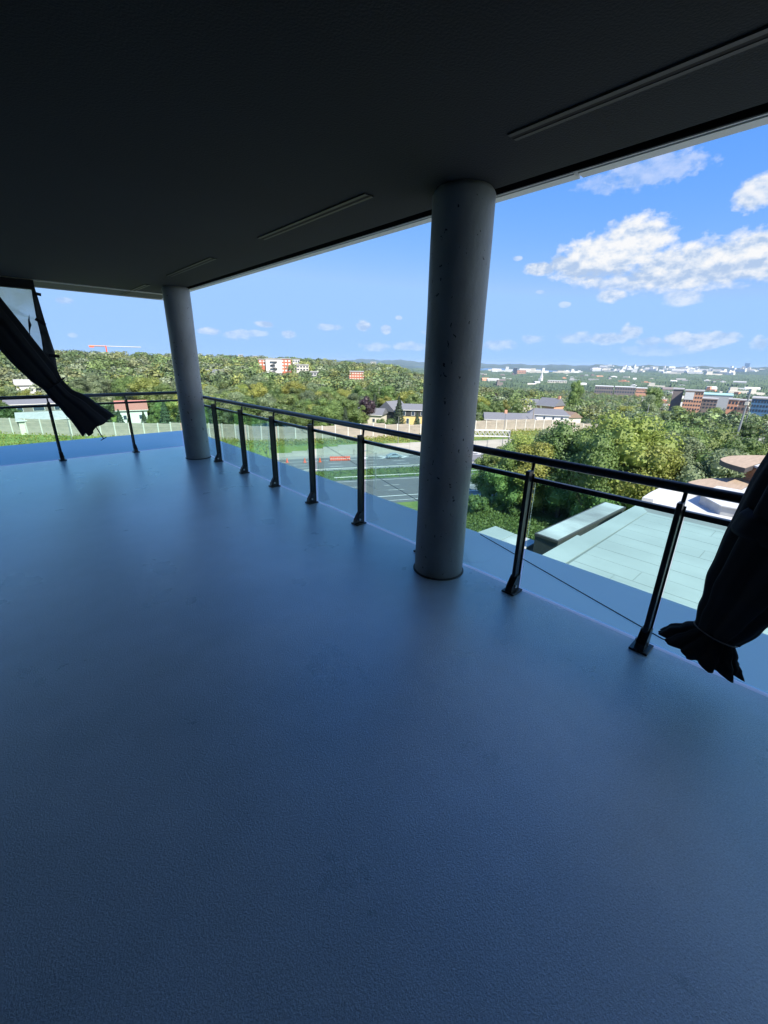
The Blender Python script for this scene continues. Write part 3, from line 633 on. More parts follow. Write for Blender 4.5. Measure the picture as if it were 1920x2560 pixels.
rp = [(39.3, 6.0), (37.2, 4.3), (37.3, 2.6), (37.3, -25), (43.3, -25), (43.3, 5.6)]
B().prism([relu(p) for p in rp], z0, .47).obj('upstand', M['upstand'], ur)
rp2 = [(39.25, 6.12), (37.08, 4.36), (37.18, 2.6), (37.18, -25.1), (43.4, -25.1), (43.4, 5.72)]
B().prism([relu(p) for p in rp2], .474, .52).obj('cap', M['cap'], ur)
b2 = root('dark_roof_annex', 'long low charcoal annex with weathered grey roof between lawn and pale roof', 'building', (25, 8, EYE-12.5*K))
def rb(p): return (p[0]*K-25, p[1]*K-8)
B().prism([rb(p) for p in ((29.55, 14.15), (42.3, 13.75), (42.2, 11.9), (29.5, 12.25))], -14, -.16).obj('wall', M['darkbox'], b2)
B().prism([rb(p) for p in ((29.5, 14.2), (42.4, 13.8), (42.3, 11.8), (29.4, 12.2))], -.158, -.02).obj('fascia', M['rim'], b2)
B().prism([rb(p) for p in ((29.65, 14.05), (42.25, 13.65), (42.15, 11.95), (29.55, 12.35))], -.018, .0).obj('roof_membrane', M['graymem'], b2)
b1 = root('small_flat_annex', 'small pale flat-roofed annex nearest the near column', 'building', (21, 12, EYE-14*K))
def rc1(p): return (p[0]*K-21, p[1]*K-12)
B().prism([rc1(p) for p in ((29.2, 19.2), (31.7, 19.0), (31.4, 14.9), (29.3, 14.9))], -12, -.1).obj('wall', M['upstand'], b1)
B().prism([rc1(p) for p in ((29.1, 19.3), (31.8, 19.1), (31.5, 16.96), (29.15, 16.96))], -.098, 0).obj('roof_panel', M['membrane'], b1)
B().prism([rc1(p) for p in ((29.15, 16.9), (31.5, 16.9), (31.5, 14.8), (29.2, 14.8))], -.098, 0).obj('roof_panel', M['graymem'], b1)
# penthouse of brick with white cap, curved tan canopies
ph_ = root('brick_penthouse', 'brick rooftop block with white sloping cap at the right frame edge', 'building', (33, 3, EYE-8*K))
c_a = Vector((49.0*K, 4.8*K)); c_b = Vector((47.6*K, 3.3*K)); c_c = Vector((56.3*K, 4.4*K))
dn = (c_b-c_a).normalized(); far = Vector((dn.y, -dn.x)); far = far if far.dot(c_c-c_a) > 0 else -far
o_ = Vector((33, 3)); e1 = c_a+dn*6
B().prism([tuple(c_a+far*.1-o_), tuple(e1+far*.1-o_), tuple(e1+far*5-o_), tuple(c_a+far*5-o_)], -3.2, -.12).obj('core_wall', M['brick'], ph_)
pc = [c_a-dn*.08-far*.04, e1-far*.04, e1+far*5.1, c_a-dn*.08+far*5.1]
B().prism([tuple(p-o_) for p in pc], -.118, 0).obj('cap', M['cap'], ph_)
ang = math.atan2(dn.y, dn.x); bl, bh = .32, .105; base = None
for r in range(26):
    for q in range(18):
        s0 = q*(bl+.02)+(bl/2 if r % 2 else 0)
        p = c_a+dn*(s0)-o_+far*.02
        L3 = Vector((p.x, p.y, -.22-r*(bh+.015)))
        if base is None:
            base = B().box(0, bl, -.045, .045, -bh/2, bh/2).obj('brick', M['brick'], ph_, L3); base.rotation_euler = (0, 0, ang)
        elif len([1]) and r*18+q < 300: share(base, ph_, L3, ang)
def lens_roof(name, label, P, h, th):
    c_ = sum((Vector(p) for p in P), Vector((0, 0)))/len(P)*K
    t = root(name, label, 'canopy', (c_.x, c_.y, EYE-h*K))
    L2 = [(p[0]*K-c_.x, p[1]*K-c_.y) for p in P]
    sh = [(x_*.985, y_*.97) for x_, y_ in L2]
    B().prism(sh, .002, .02).obj('gravel_surface', M['deckroof'], t); B().prism(L2, -th, 0).obj('rim', M['rim'], t)
def smoothpoly(P, n=6):
    out = []
    for i in range(len(P)-1):
        p0 = Vector(P[max(i-1, 0)]); p1 = Vector(P[i]); p2 = Vector(P[i+1]); p3 = Vector(P[min(i+2, len(P)-1)])
        for k in range(n):
            t = k/n; out.append(tuple(.5*((2*p1)+(p2-p0)*t+(2*p0-5*p1+4*p2-p3)*t*t+(3*p1-p0-3*p2+p3)*t**3)))
    return out+[P[-1]]
lens_roof('curved_canopy', 'oval tan gravel canopy beside the brick rooftop block', smoothpoly([(56, 3.2), (54.7, 4.8), (52.4, 6.35), (51, 6.75), (49.8, 6.9), (48.7, 6.75), (47.6, 6.15), (46.7, 5.2), (46.3, 4.6)]), 8, .28)
lens_roof('curved_canopy', 'lower tan curved canopy between white roof and brick block', smoothpoly([(51.5, 3.0), (50.7, 4.2), (47.9, 6.35), (46.1, 7.35), (44.4, 7.8), (43.6, 7.8), (43.3, 6.8), (43.3, 4.4)]), 9.5, .4)
w2 = root('white_side_roof', 'white lower roof edge right of the tan curved canopy', 'building', (32, 2, EYE-9.3*K))
B().prism([(p[0]*K-32, p[1]*K-2) for p in ((43.6, 4.15), (48.9, 3.75), (52.5, 3.5), (52.5, 0), (43.6, 0))], -3, 0).obj('roof_slab', M['cap'], w2)
mn = root('terrace_block', 'brown brick lower block under the curved canopies', 'building', (32, 2, EYE-11*K))
B().prism([(p[0]*K-32, p[1]*K-2) for p in ((43.45, 6.5), (49, 5.2), (56, 4.2), (56, -25), (43.45, -25))], -13, 0).obj('wall', M['brick'], mn)

# ------------------------------------------------------------------ houses
def house(name, label, px, D, w, dp, wh, rh, wallm, roofm, wins, twist=0., base_dz=0, chim=None, hip=False, cat='house', extra=None):
    p = at_D(px, 1000, D); z = float(zt(p.x, p.y))+base_dz
    azm = math.atan2(p.x, p.y)
    t = root(name, label, cat, (p.x, p.y, z), -azm+twist)
    B().box(-w/2, w/2, -dp/2, dp/2, -1, wh).obj('wall', wallm, t)
    e = .5; i = w*.18 if hip else 0
    V = [(-w/2-e, -dp/2-e, wh+.002), (w/2+e, -dp/2-e, wh+.002), (w/2+e, dp/2+e, wh+.002), (-w/2-e, dp/2+e, wh+.002), (-w/2-e+i, 0, wh+rh), (w/2+e-i, 0, wh+rh)]
    r = B().add(V, [(3, 2, 1, 0), (0, 1, 5, 4), (2, 3, 4, 5), (1, 2, 5), (3, 0, 4)]).obj('roof', roofm, t)
    B().box(-w/2-e-.02, w/2+e+.02, -dp/2-e-.06, -dp/2-e-.005, wh-.18, wh+.03).obj('gutter', M['white'], t)
    if chim: B().box(chim-.5, chim+.5, -.6, .6, wh+rh*.4, wh+rh+1).obj('chimney', M['brick_lt'], r)
    for (x_, z_, ww, hh, kind) in wins:
        f = B().box(x_-ww/2, x_+ww/2, -dp/2-.08, -dp/2-.004, z_, z_+hh).obj('door' if kind == 'd' else 'window', M['white'], t)
        B().box(x_-ww/2+.12, x_+ww/2-.12, -dp/2-.11, -dp/2-.083, z_+.12, z_+hh-.12).obj('pane', M['dark_glass'], f)
    if extra: extra(t, w, dp, wh)
    return t
def porch(t, w, dp, wh):
    B().box(w*.05, w*.45, -dp/2-2.6, -dp/2-.1, 1.0, 1.15).obj('deck', M['white'], t)
    for x_ in (w*.07, w*.25, w*.43): B().box(x_-.06, x_+.06, -dp/2-2.5, -dp/2-2.38, -.3, 2.1).obj('deck_post', M['white'], t)
    B().box(w*.05, w*.45, -dp/2-2.6, -dp/2-2.5, 1.9, 2.0).obj('deck_rail', M['white'], t)
    B().box(-w*.48, -w*.22, -dp/2-.06, -dp/2-.002, 0, wh-.3).obj('carport_shade', M['darkbox'], t)  # flat charcoal sheet stands in for the shaded carport opening
def balc(t, w, dp, wh):
    B().box(-w/2, w/2, -dp/2-1.4, -dp/2-.05, 2.6, 2.8).obj('balcony', M['white'], t)
HS = []
def H(*a, **k):
    t = house(*a, **k); HS.append((a[2], a[3], a[4])); return t
H('bungalow', 'yellow bungalow with grey gable roof just behind the barrier', 1260, 172, 13.5, 8, 3.4, 2.2, M['yellow'], M['grey_roof'], [(-1, 1, 1.4, 1.5, 'w'), (1.6, .4, 1.3, 2.4, 'd'), (4.6, 1.2, 1.4, 1.2, 'w'), (-4.6, .2, 1.4, 2.2, 'd')], chim=1.2, extra=porch, twist=.15)
H('two_storey_house', 'white two-storey house with balcony and grey roof behind the barrier', 1375, 186, 15, 9, 5.2, 2, M['white'], M['grey_roof'], [(-5, 3.4, 1, 1.1, 'w'), (-1.6, 3.4, 1, 1.1, 'w'), (1.8, 3.4, 1, 1.1, 'w'), (5, 3.4, 1, 1.1, 'w'), (0, .3, 2, 2, 'w')], extra=balc, hip=True, twist=.1)
H('blue_house', 'small blue-sided house with blue roof joined left of the white house', 1316, 178, 6.5, 7, 3, 2.4, M['blue'], M['grey_roof'], [(-1.4, .9, 1.1, 1.3, 'w'), (1.2, .9, 1.1, 1.3, 'w')], twist=.5)
H('brown_roof_house', 'cream house with brown gable roof above the tree mass', 1423, 205, 9, 8, 4.2, 2.4, M['offwhite'], M['brown_roof'], [(-2, 1.5, 1.2, 1.2, 'w'), (2, 1.5, 1.2, 1.2, 'w')], twist=-.8)
H('brick_house', 'tall brick house with steep roof and brick chimneys among trees', 1378, 222, 9, 9, 6.5, 3.4, M['brick_lt'], M['grey_roof'], [(-2.4, 3.6, 1.2, 1.4, 'w'), (1.6, 3.6, 1.2, 1.4, 'w')], chim=4.0, twist=-.5)
H('grey_house', 'long grey-roofed house half hidden by trees, higher up the slope', 1325, 265, 9, 8, 5, 2.2, M['offwhite'], M['grey_roof'], [(-2.4, 2.6, 1.2, 1.2, 'w'), (2.4, 2.6, 1.2, 1.2, 'w')])
H('mansard_house', 'dark mansard house with white dormer windows left of the near column', 1038, 170, 13, 8, 5.6, 2, M['yellow'], M['grey_roof'], [(-4.2, 3.4, 1.4, 1.7, 'w'), (-.6, 3.4, 1.4, 1.7, 'w'), (3, 3.4, 1.4, 1.7, 'w'), (-2.6, .2, 1.2, 2.2, 'w'), (1.6, .2, 1.2, 2.2, 'w')],
  extra=lambda t, w, dp, wh: B().box(-w/2-.04, w/2+.04, -dp/2-.05, -dp/2-.002, 3.1, wh).obj('mansard_cladding', M['darkbox'], t))
H('grey_gabled_house', 'dark gabled house with steep charcoal roof beside the mansard house', 984, 180, 9, 9, 3.6, 4, M['darkbox'], M['grey_roof'], [(0, 1, 1.6, 1.4, 'w')], twist=.9)
H('garden_house', 'cream house with grey roof behind the purple-leaved tree', 930, 168, 10, 8, 3.6, 2.2, M['offwhite'], M['grey_roof'], [(-2, .8, 1.6, 1.5, 'w'), (2, .8, 1.2, 1.5, 'w')], twist=-.3)
H('cream_bungalow', 'cream bungalow with pale roof seen through the left glass panels', 112, 170, 15, 9, 3.4, 2, M['offwhite'], M['grav'], [(-4.5, 1.2, 1.5, 1.3, 'w'), (-2.6, 1.2, 1.2, 1.3, 'w'), (1.4, 1.2, 1.5, 1.3, 'w'), (5, 1.2, 1.2, 1.3, 'w')], base_dz=.6)
H('brown_house', 'dark brown two-storey house behind the cream bungalow', 92, 192, 17, 8, 5.6, 1.6, M['brick_grey'], M['grey_roof'], [(0, 3.2, 3.2, 1.5, 'w'), (-5, 3.2, 1.6, 1.5, 'w'), (5, 3.2, 1.6, 1.5, 'w')], base_dz=.6)
H('red_roof_house', 'white house with a red shingle roof behind the left railing', 325, 176, 9, 8, 4.6, 3, M['white'], M['red_roof'], [(-2.4, 1.4, 1.2, 1.6, 'w'), (2.4, 1.4, 1.2, 1.6, 'w')], base_dz=.3)
H('white_slope_house', 'white house glimpsed between crowns up the left slope', 84, 235, 9, 8, 5, 2, M['white'], M['grav'], [(0, 2.4, 1.6, 1.3, 'w')], base_dz=4)
H('pale_slope_house', 'pale house with grey roof peeking through trees above the middle railing', 628, 225, 7, 8, 3.4, 1.6, M['yellow'], M['grav'], [(0, 1.4, 1.6, 1.3, 'w')], base_dz=1.5)
H('grey_slope_house', 'grey-roofed house high among trees right of the far column', 545, 300, 10, 8, 6, 2, M['offwhite'], M['grey_roof'], [(0, 2.4, 1.6, 1.3, 'w')], base_dz=3.5)

# ------------------------------------------------------------------ bigger far buildings
def block(name, label, px, ytop, ybot, D, wpx_, dp, m, rows, cols, group=None, cat='building', winm=None, roofm=None, twist=0., fill=(.6, .5), parts=True):
    c = at_D(px, ybot, D); zb = c.z; zt_ = at_D(px, ytop, D).z; w = (at_D(px-wpx_/2, ybot, D)-at_D(px+wpx_/2, ybot, D)).length; h = zt_-zb
    zg = min(float(zt(c.x, c.y)), zb)-2
    azm = math.atan2(c.x, c.y)
    t = root(name, label, cat, (c.x, c.y, zb), -azm+twist, group)
    B().box(-w/2, w/2, 0, dp, zg-zb-1, h).obj('wall', m, t)
    B().box(-w/2-.4, w/2+.4, -.4, dp+.4, h+.01, h+.7).obj('roof', roofm or M['grav'], t)
    base = None
    for r in range(rows):
        for q in range(cols):
            cw, ch = w/cols, h/rows
            L3 = (-w/2+cw*(q+.5), -.05, ch*(r+.45))
            if base is None: base = B().box(-cw*fill[0]/2, cw*fill[0]/2, -.06, .04, -ch*fill[1]/2, ch*fill[1]/2).obj('window', winm or M['dark_glass'], t, L3)
            else: share(base, t, L3)
    return t, w, h
t, w, h = block('apartment_block', 'white windowless gable block with zigzag fire escape on the ridge', 686, 898, 932, 420, 40, 12, M['white'], 0, 0)
b = B(); z1 = h
for i in range(4):
    za = z1-2-i*3; s_ = 1 if i % 2 else -1
    b.box(-3.4, 3.0, -1.6, -.1, za, za+.15) if i % 2 == 0 else b.box(-3.4, 1.2, -1.6, -.1, za, za+.15)
    b.tube([(-3*s_, -.9, za), (2.4*s_, -.9, za-3)], .3, 4)
b.obj('fire_escape', M['rim'], t)
def side(px, ytop, ybot, wpx_, m, rows, cols, label, D=424, wm=None): return block('apartment_wing', label, px, ytop, ybot, D, wpx_, 12, m, rows, cols, winm=wm)
side(716, 898, 930, 26, M['brick_red'], 4, 3, 'red brick wing right of the white gable block', wm=M['white'])
side(741, 899, 915, 17, M['white'], 2, 3, 'short white wing at the end of the red brick wing')
side(656, 899, 915, 18, M['brick_red'], 2, 2, 'red brick wing left of the white gable block', wm=M['white'])
side(757, 913, 927, 30, M['offwhite'], 2, 4, 'low pale apartment wing stepping down right of the red wing', D=400)
block('apartment_block', 'small pale flat-roofed block among trees below the red wing', 788, 931, 945, 330, 22, 10, M['upstand'], 2, 3)
block('brick_apartment', 'red brick apartment building with balconies in the middle woods', 892, 930, 950, 380, 38, 12, M['brick_red'], 3, 6, winm=M['offwhite'])
block('white_tower', 'small white apartment block on the wooded ridge', 933, 905, 913, 900, 14, 14, M['white'], 2, 3)
block('white_pavilion', 'tiny white roof peeking over the ridge trees, left one', 602, 888, 894, 560, 12, 10, M['white'], 0, 0)
block('white_pavilion', 'tiny white roof peeking over the ridge trees, right one', 638, 891, 896, 560, 12, 10, M['white'], 0, 0)
t, w, h = block('office_building', 'salmon brick office building with rows of dark windows', 1722, 978, 1036, 352, 46, 14, M['brick_lt'], 6, 7, fill=(.55, .42))
B().box(-w/2+.2, -w/2+5.2, -.22, -.1, h-5.4, h-.6).obj('sign_panel', M['white'], t)
block('dark_block', 'dark brown windowless block left of the salmon office', 1690, 974, 1002, 366, 26, 16, M['brick_grey'], 0, 0)
block('warehouse', 'grey-brown flat block right of the salmon office', 1762, 998, 1022, 372, 52, 14, M['brick_grey'], 3, 6)
block('brick_block', 'orange brick block with dark entrance farther right', 1828, 1000, 1025, 380, 26, 12, M['brick_lt'], 2, 3)
block('brick_block', 'dark flat brick block beside the blue glass building', 1855, 1002, 1028, 390, 28, 12, M['brick_grey'], 2, 3)
block('glass_building', 'blue glass-fronted building with pale roof at the right edge', 1905, 998, 1032, 360, 70, 22, M['glass_front'], 3, 9, winm=M['dark_glass'])
block('green_roof_hall', 'wide low hall with pale green roof behind the office', 1790, 988, 998, 560, 80, 40, M['upstand'], 0, 0, roofm=M['green_roof'])
G = 'low apartment rows in the valley'
for k, (px, yt, yb, D, ww, m, lb) in enumerate(((1508, 966, 983, 1000, 46, 'brick_grey', 'long grey-brown apartment row with white roof, leftmost'), (1560, 968, 984, 1000, 52, 'brick_grey', 'grey-brown apartment row left of the tall round tree'), (1602, 971, 984, 1000, 28, 'brick_lt', 'short orange brick row at the end of the apartment row'),
          (1392, 952, 960, 1800, 48, 'offwhite', 'pale low hall left of the dark tall tree'), (1300, 925, 933, 3900, 30, 'brick_lt', 'pinkish building cluster in far woods near the steeple'))):
    block('apartment_row', lb, px, yt, yb, D, ww, 30, M[m], 2, 8, group=G, roofm=M['white'])
block('far_tower', 'lone dark blue tower on the far hill skyline at right', 1867, 908, 917, 9000, 13, 60, M['glass_front'], 0, 0)
block('far_tower', 'dark block standing above far woods right of the near column', 1288, 920, 927, 3200, 10, 30, M['dark_glass'], 0, 0)
# steeple
p = at_D(1353, 950, 1900); t = root('church_steeple', 'slim white church steeple rising from the valley trees', 'church', p)
B().box(-4.5, 4.5, -4.5, 4.5, -12, 14).box(-14, -4.6, -6, 6, -12, 6).obj('tower', M['white'], t); B().add([(-3.5, -3.5, 14.01), (3.5, -3.5, 14.01), (3.5, 3.5, 14.01), (-3.5, 3.5, 14.01), (0, 0, 36)], [(0, 1, 4), (1, 2, 4), (2, 3, 4), (3, 0, 4), (3, 2, 1, 0)]).obj('spire', M['white'], t)
# far town
FG = 'pale far buildings scattered in the valley'
tints = [M['white'], M['white'], M['offwhite'], M['upstand'], M['brick_lt'], M['brick_grey'], M['grav']]
rr = random.Random(11)
shapes = []
for k in range(4):
    b = B().box(-.5, .5, -.5, .5, -3, 1)
    if k == 1: b.box(-.2, .2, -.3, .3, 1.01, 1.5)
    if k == 2: b.add([(-.5, -.5, 1.01), (.5, -.5, 1.01), (.5, .5, 1.01), (-.5, .5, 1.01), (-.5, 0, 1.6), (.5, 0, 1.6)], [(0, 1, 5, 4), (2, 3, 4, 5), (1, 2, 5), (3, 0, 4), (3, 2, 1, 0)])
    if k == 3: b.box(-.45, -.1, -.4, .4, 1.01, 2.1)
    shapes.append(b)
cache = {}
def far_box(px, D, w, dp, h, m, k, lift=0):
    key = (m.name, k)
    if key not in cache: cache[key] = mesh('far_building', shapes[k].V, shapes[k].F, m)
    d_ = at_D(px, 915, D); a = math.atan2(d_.x, d_.y)
    o = link('far_building', cache[key], None, (d_.x, d_.y, float(zt(d_.x, d_.y))+lift)); o.scale = (w, dp, h); o.rotation_euler = (0, 0, -a+rr.uniform(-.5, .5))
    zone = 'on the far hillside' if D > 4500 else ('among valley woods' if D > 900 else 'in the near valley town')
    cn = {'white_paint': 'white', 'cream_siding': 'cream', 'grey_upstand': 'grey', 'salmon_brick': 'salmon', 'grey_brown_brick': 'brown', 'grey_gravel_roof': 'light grey'}[m.name]
    tag(o, f'{cn} low building {zone} at right', 'building', FG)
for i in range(70):
    D = rr.uniform(5000, 8500); far_box(rr.uniform(1480, 1920), D, rr.uniform(40, 150), rr.uniform(30, 60), rr.uniform(10, 26), rr.choice(tints[:4]), rr.randrange(4))
for i in range(16): D = rr.uniform(4200, 5200); far_box(rr.uniform(1230, 1500), D, rr.uniform(50, 160), 40, rr.uniform(14, 24), rr.choice(tints[:3]), rr.randrange(4), 4)
for i in range(50): D = rr.uniform(1300, 3600); far_box(rr.uniform(1200, 1920), D, rr.uniform(14, 50), 14, rr.uniform(4, 8), rr.choice(tints), rr.randrange(4), 5)
for i in range(95):
    D = rr.uniform(520, 1300); px = rr.uniform(1640, 1925)
    far_box(px, D, rr.uniform(9, 30), rr.uniform(9, 14), rr.uniform(4, 7), rr.choice(tints), rr.randrange(4), 0)

# ------------------------------------------------------------------ trees
def quads(P, Nn, size, rs):
    n = len(P); t = rs.normal(size=(n, 3)); t -= (t*Nn).sum(1)[:, None]*Nn; t /= np.linalg.norm(t, axis=1)[:, None]+1e-9
    b_ = np.cross(Nn, t); sz = size*rs.uniform(.6, 1.35, (n, 1)); asp = rs.uniform(.55, .9, (n, 1))
    bend = Nn*sz*rs.uniform(-.25, .25, (n, 1))
    V = np.stack([P-t*sz*.5, P-b_*sz*asp*.5+bend, P+t*sz*.5, P+b_*sz*asp*.5+bend], 1).reshape(-1, 3)
    q = np.arange(n*4).reshape(-1, 4)
    return V, q
def lobes_for(kind, rs):
    L = []
    if kind == 'round':
        for i in range(26):
            a = rs.uniform(0, 6.28); z = rs.uniform(.22, .93); prof = math.sin(math.pi*min(1, (z-.1)/.92)**.8)**.65*.40
            r = rs.uniform(.35, 1)*prof*.82
            L.append((np.array([r*math.cos(a), r*math.sin(a), z-.02]), rs.uniform(.09, .15)))
        L.append((np.array([0, 0, .55]), .25))
    elif kind == 'tall':
        for i in range(24):
            a = rs.uniform(0, 6.28); z = rs.uniform(.15, .95); prof = (.30*math.sin(math.pi*min(1, z**.75))**.5)*(1.05-.3*z)
            r = rs.uniform(.3, 1)*prof*.85
            L.append((np.array([r*math.cos(a), r*math.sin(a), z-.02]), rs.uniform(.07, .12)))
        L.append((np.array([0, 0, .5]), .17))
    elif kind == 'bush':
        for i in range(16):
            a = rs.uniform(0, 6.28); z = rs.uniform(.1, .8); r = rs.uniform(.2, .5)
            L.append((np.array([r*math.cos(a), r*math.sin(a), z]), rs.uniform(.16, .25)))
    return L
def crown_data(kind, seed, nleaf, size):
    rs = np.random.default_rng(seed)
    if kind == 'conifer':
        z = rs.uniform(0, 1, nleaf)**1.25*.93+.06; lay = np.sin(z*2*math.pi*11)*.04
        r = (1-z)*.26*(.75+.25*rs.uniform(0, 1, nleaf)**.5+lay*3)+.006; a = rs.uniform(0, 2*math.pi, nleaf)
        r *= 1+.18*np.sin(a*5+seed)+.12*np.sin(a*3+z*20)
        P = np.stack([r*np.cos(a), r*np.sin(a), z-.10*r], 1); Nn = np.stack([np.cos(a), np.sin(a), np.full(nleaf, .9)], 1)+rs.normal(size=(nleaf, 3))*.45
        Nn /= np.linalg.norm(Nn, axis=1)[:, None]; V, q = quads(P, Nn, size, rs)
        return V, q.tolist()
    L = lobes_for(kind, rs); wts = np.array([l[1]**2 for l in L]); wts /= wts.sum(); idx = rs.choice(len(L), nleaf, p=wts)
    cs = np.array([l[0] for l in L])[idx]; rad = np.array([l[1] for l in L])[idx]
    d_ = rs.normal(size=(nleaf, 3)); d_[:, 2] += .35; d_ /= np.linalg.norm(d_, axis=1)[:, None]
    P = cs+d_*rad[:, None]*rs.uniform(.72, 1.08, nleaf)[:, None]
    Nn = d_+rs.normal(size=(nleaf, 3))*.55; Nn /= np.linalg.norm(Nn, axis=1)[:, None]
    V, q = quads(P, Nn, size, rs); V = V.tolist(); q = q.tolist()
    b_ = B()
    for c_, r_ in L: b_.sphere(c_, r_*.70, n=6, m=4)
    k = len(V); V += [tuple(v) for v in b_.V]; q += [tuple(i+k for i in f) for f in b_.F]
    return V, q
KINDS = {}
def crown(kind, mk, seed, nleaf, size):
    V, q = crown_data(kind, seed, nleaf, size); return mesh('crown', V, q, M[mk])
def trunk_mesh(kind, seed):
    rs = random.Random(seed); b_ = B()
    top = .9 if kind == 'conifer' else .6
    b_.tube([(0, 0, -.08), (.004, .003, .15), (-.006, .004, .4), (.004, -.006, top)], [.026, .019, .014, .003], 7)
    if kind != 'conifer':
        for i in range(7):
            a = rs.uniform(0, 6.28); z = rs.uniform(.2, .45); l = rs.uniform(.18, .3)
            b_.tube([(0, 0, z), (l*.5*math.cos(a), l*.5*math.sin(a), z+l*.55), (l*math.cos(a), l*math.sin(a), z+l*1.1)], [.009, .006, .002], 5)
    return mesh('trunk', b_.V, b_.F, M['bark'])
SP = [('round', 'leaf', 9000, .025), ('round', 'leaf_yellow', 9000, .025), ('tall', 'leaf_silver', 8000, .022), ('tall', 'leaf', 8000, .022), ('round', 'leaf_silver', 9000, .024), ('conifer', 'leaf_dark', 4500, .034), ('round', 'leaf_purple', 4000, .036), ('bush', 'leaf', 1800, .07)]
PROTO = []
for i, (k, mk, nl, sz) in enumerate(SP):
    PROTO.append([(crown(k, mk, 100+i*10+j, nl, sz), trunk_mesh(k, i*3+j)) for j in range(3 if i < 5 else 2 if i < 7 else 1)])
LAB = ['mid-green broadleaf tree', 'yellow-green broadleaf tree', 'tall silvery-leaved tree', 'tall slender green tree', 'spreading silver-grey tree', 'dark spruce', 'dark purple-leaved tree', 'low green bush']
ZONE = {'near': 'in the dense wood between lawn and highway at right', 'mid': 'in the residential belt behind the noise barrier', 'hill': 'on the wooded slope beyond the houses', 'east': 'on the valley side above the brown-roofed houses'}
TN = [0]
def tree(x, y, z, h, sp, zone, wid=1., label=None, cat='tree'):
    cr, tk = rr.choice(PROTO[sp])
    name = ['broadleaf_tree', 'broadleaf_tree', 'silver_tree', 'slender_tree', 'silver_tree', 'spruce_tree', 'purple_tree', 'green_bush'][sp]
    t = root(name, label or (LAB[sp]+' '+ZONE[zone]), 'bush' if sp == 7 else cat, (x, y, z), rr.uniform(0, 6.28), 'trees '+ZONE[zone])
    t.scale = (h*wid, h*wid, h)
    link('crown', cr, t); link('trunk', tk, t); TN[0] += 1
    return t
def azdeg(x, y): return math.degrees(math.atan2(x, y))
# near wood: n < 71, azimuth 56..90
pts_n = []
for s in np.arange(-40, 190, 4.6):
    for n in np.arange(8, 72, 4.6):
        p = sn(s+rr.uniform(-1.7, 1.7), n+rr.uniform(-1.7, 1.7)); D = math.hypot(p.x, p.y); a = azdeg(p.x, p.y)
        if not 56.5 < a < 89: continue
        front = 64 if a < 66 else 62
        if a < 60 and D < 68: continue
        if D < front or D > 128 or to_sn(p)[1] > 70: continue
        topel = np.interp(a, [56, 59, 62, 66, 70, 78, 84, 90], [10.5, 9.6, 7.8, 5.9, 5.1, 5.2, 6.2, 6.5])
        nd = to_sn(p)[1]
        ztop = EYE - D*math.tan(R_(topel)) + rr.uniform(-2.2, .6)
        z = float(zlocal(*to_sn(p))); h = min(max(ztop-z, 4.5), 17.5)*rr.uniform(.86, 1.0)
        pts_n.append((p.x, p.y, z, h, a, D))
pts_n.sort(key=lambda q: q[5])
pts_n = pts_n[:100] if len(pts_n) > 100 else pts_n
for x, y, z, h, a, D in pts_n:
    sp = rr.choices([0, 1, 2, 3, 4], [5, 4 if a < 76 else 1.5, 1.0, 1.5, 1 if a < 72 else 5])[0]
    tree(x, y, z, h, sp, 'near', rr.uniform(.85, 1.15))
for i in range(9):
    p = at_h(1190+i*34, 1272+rr.uniform(-6, 6), 22.4); z = float(zlocal(*to_sn(p)))
    tree(p.x, p.y, z, rr.uniform(2.5, 4.5), 7, 'near', 1.1)
# behind the barrier: fan of trees
hz = [(math.degrees(az_el(px, 1000)[0]), D, w) for px, D, w in HS]
def clear(a, D, hgt=12):
    for i_, (ha, hD, w) in enumerate(hz):
        if i_ >= 12:
            if abs(a-ha) < math.degrees(w*.4/hD) and hD-28 < D < hD+7: return False
            continue
        half = math.degrees((w/2+3.2)/hD)
        if abs(a-ha) < half and D < hD+7 and D > hD-70: return False
    return True
CAPS = [(688, 34, 418, 931), (757, 16, 395, 926), (788, 12, 325, 942), (892, 22, 375, 948), (1722, 40, 350, 1030), (1325, 16, 262, 990), (1378, 22, 220, 1008)]
CAPS = [(math.degrees(az_el(px, y)[0]), math.degrees(az_el(px+hw_, y)[0]-az_el(px-hw_, y)[0])/2, D, az_el(px, y)[1]) for px, hw_, D, y in CAPS]
def cap(a, D, z, h):
    for ca, ch_, cD, ce in CAPS:
        if abs(a-ca) < ch_+math.degrees(3/D) and D < cD+6:
            h = min(h, EYE+D*math.tan(ce)-z)
    return h
cand = []
for a in np.arange(-3, 66, 2.1):
    D = 172.
    while D < 520:
        aa = a+rr.uniform(-.6, .6); d_ = D+rr.uniform(-3, 3)
        x, y = d_*math.sin(R_(aa)), d_*math.cos(R_(aa))
        # stay behind the barrier
        s_, n_ = to_sn((x, y)); nbar = np.interp(aa, [-3, 0, 14.4, 30.8, 47.6, 54.9, 63.4], [182, 171, 145, 128, 140, 152, 172])
        if d_ > nbar+5 and clear(aa, d_): cand.append((d_, aa, x, y))
        D += 9.5 if D < 300 else 12
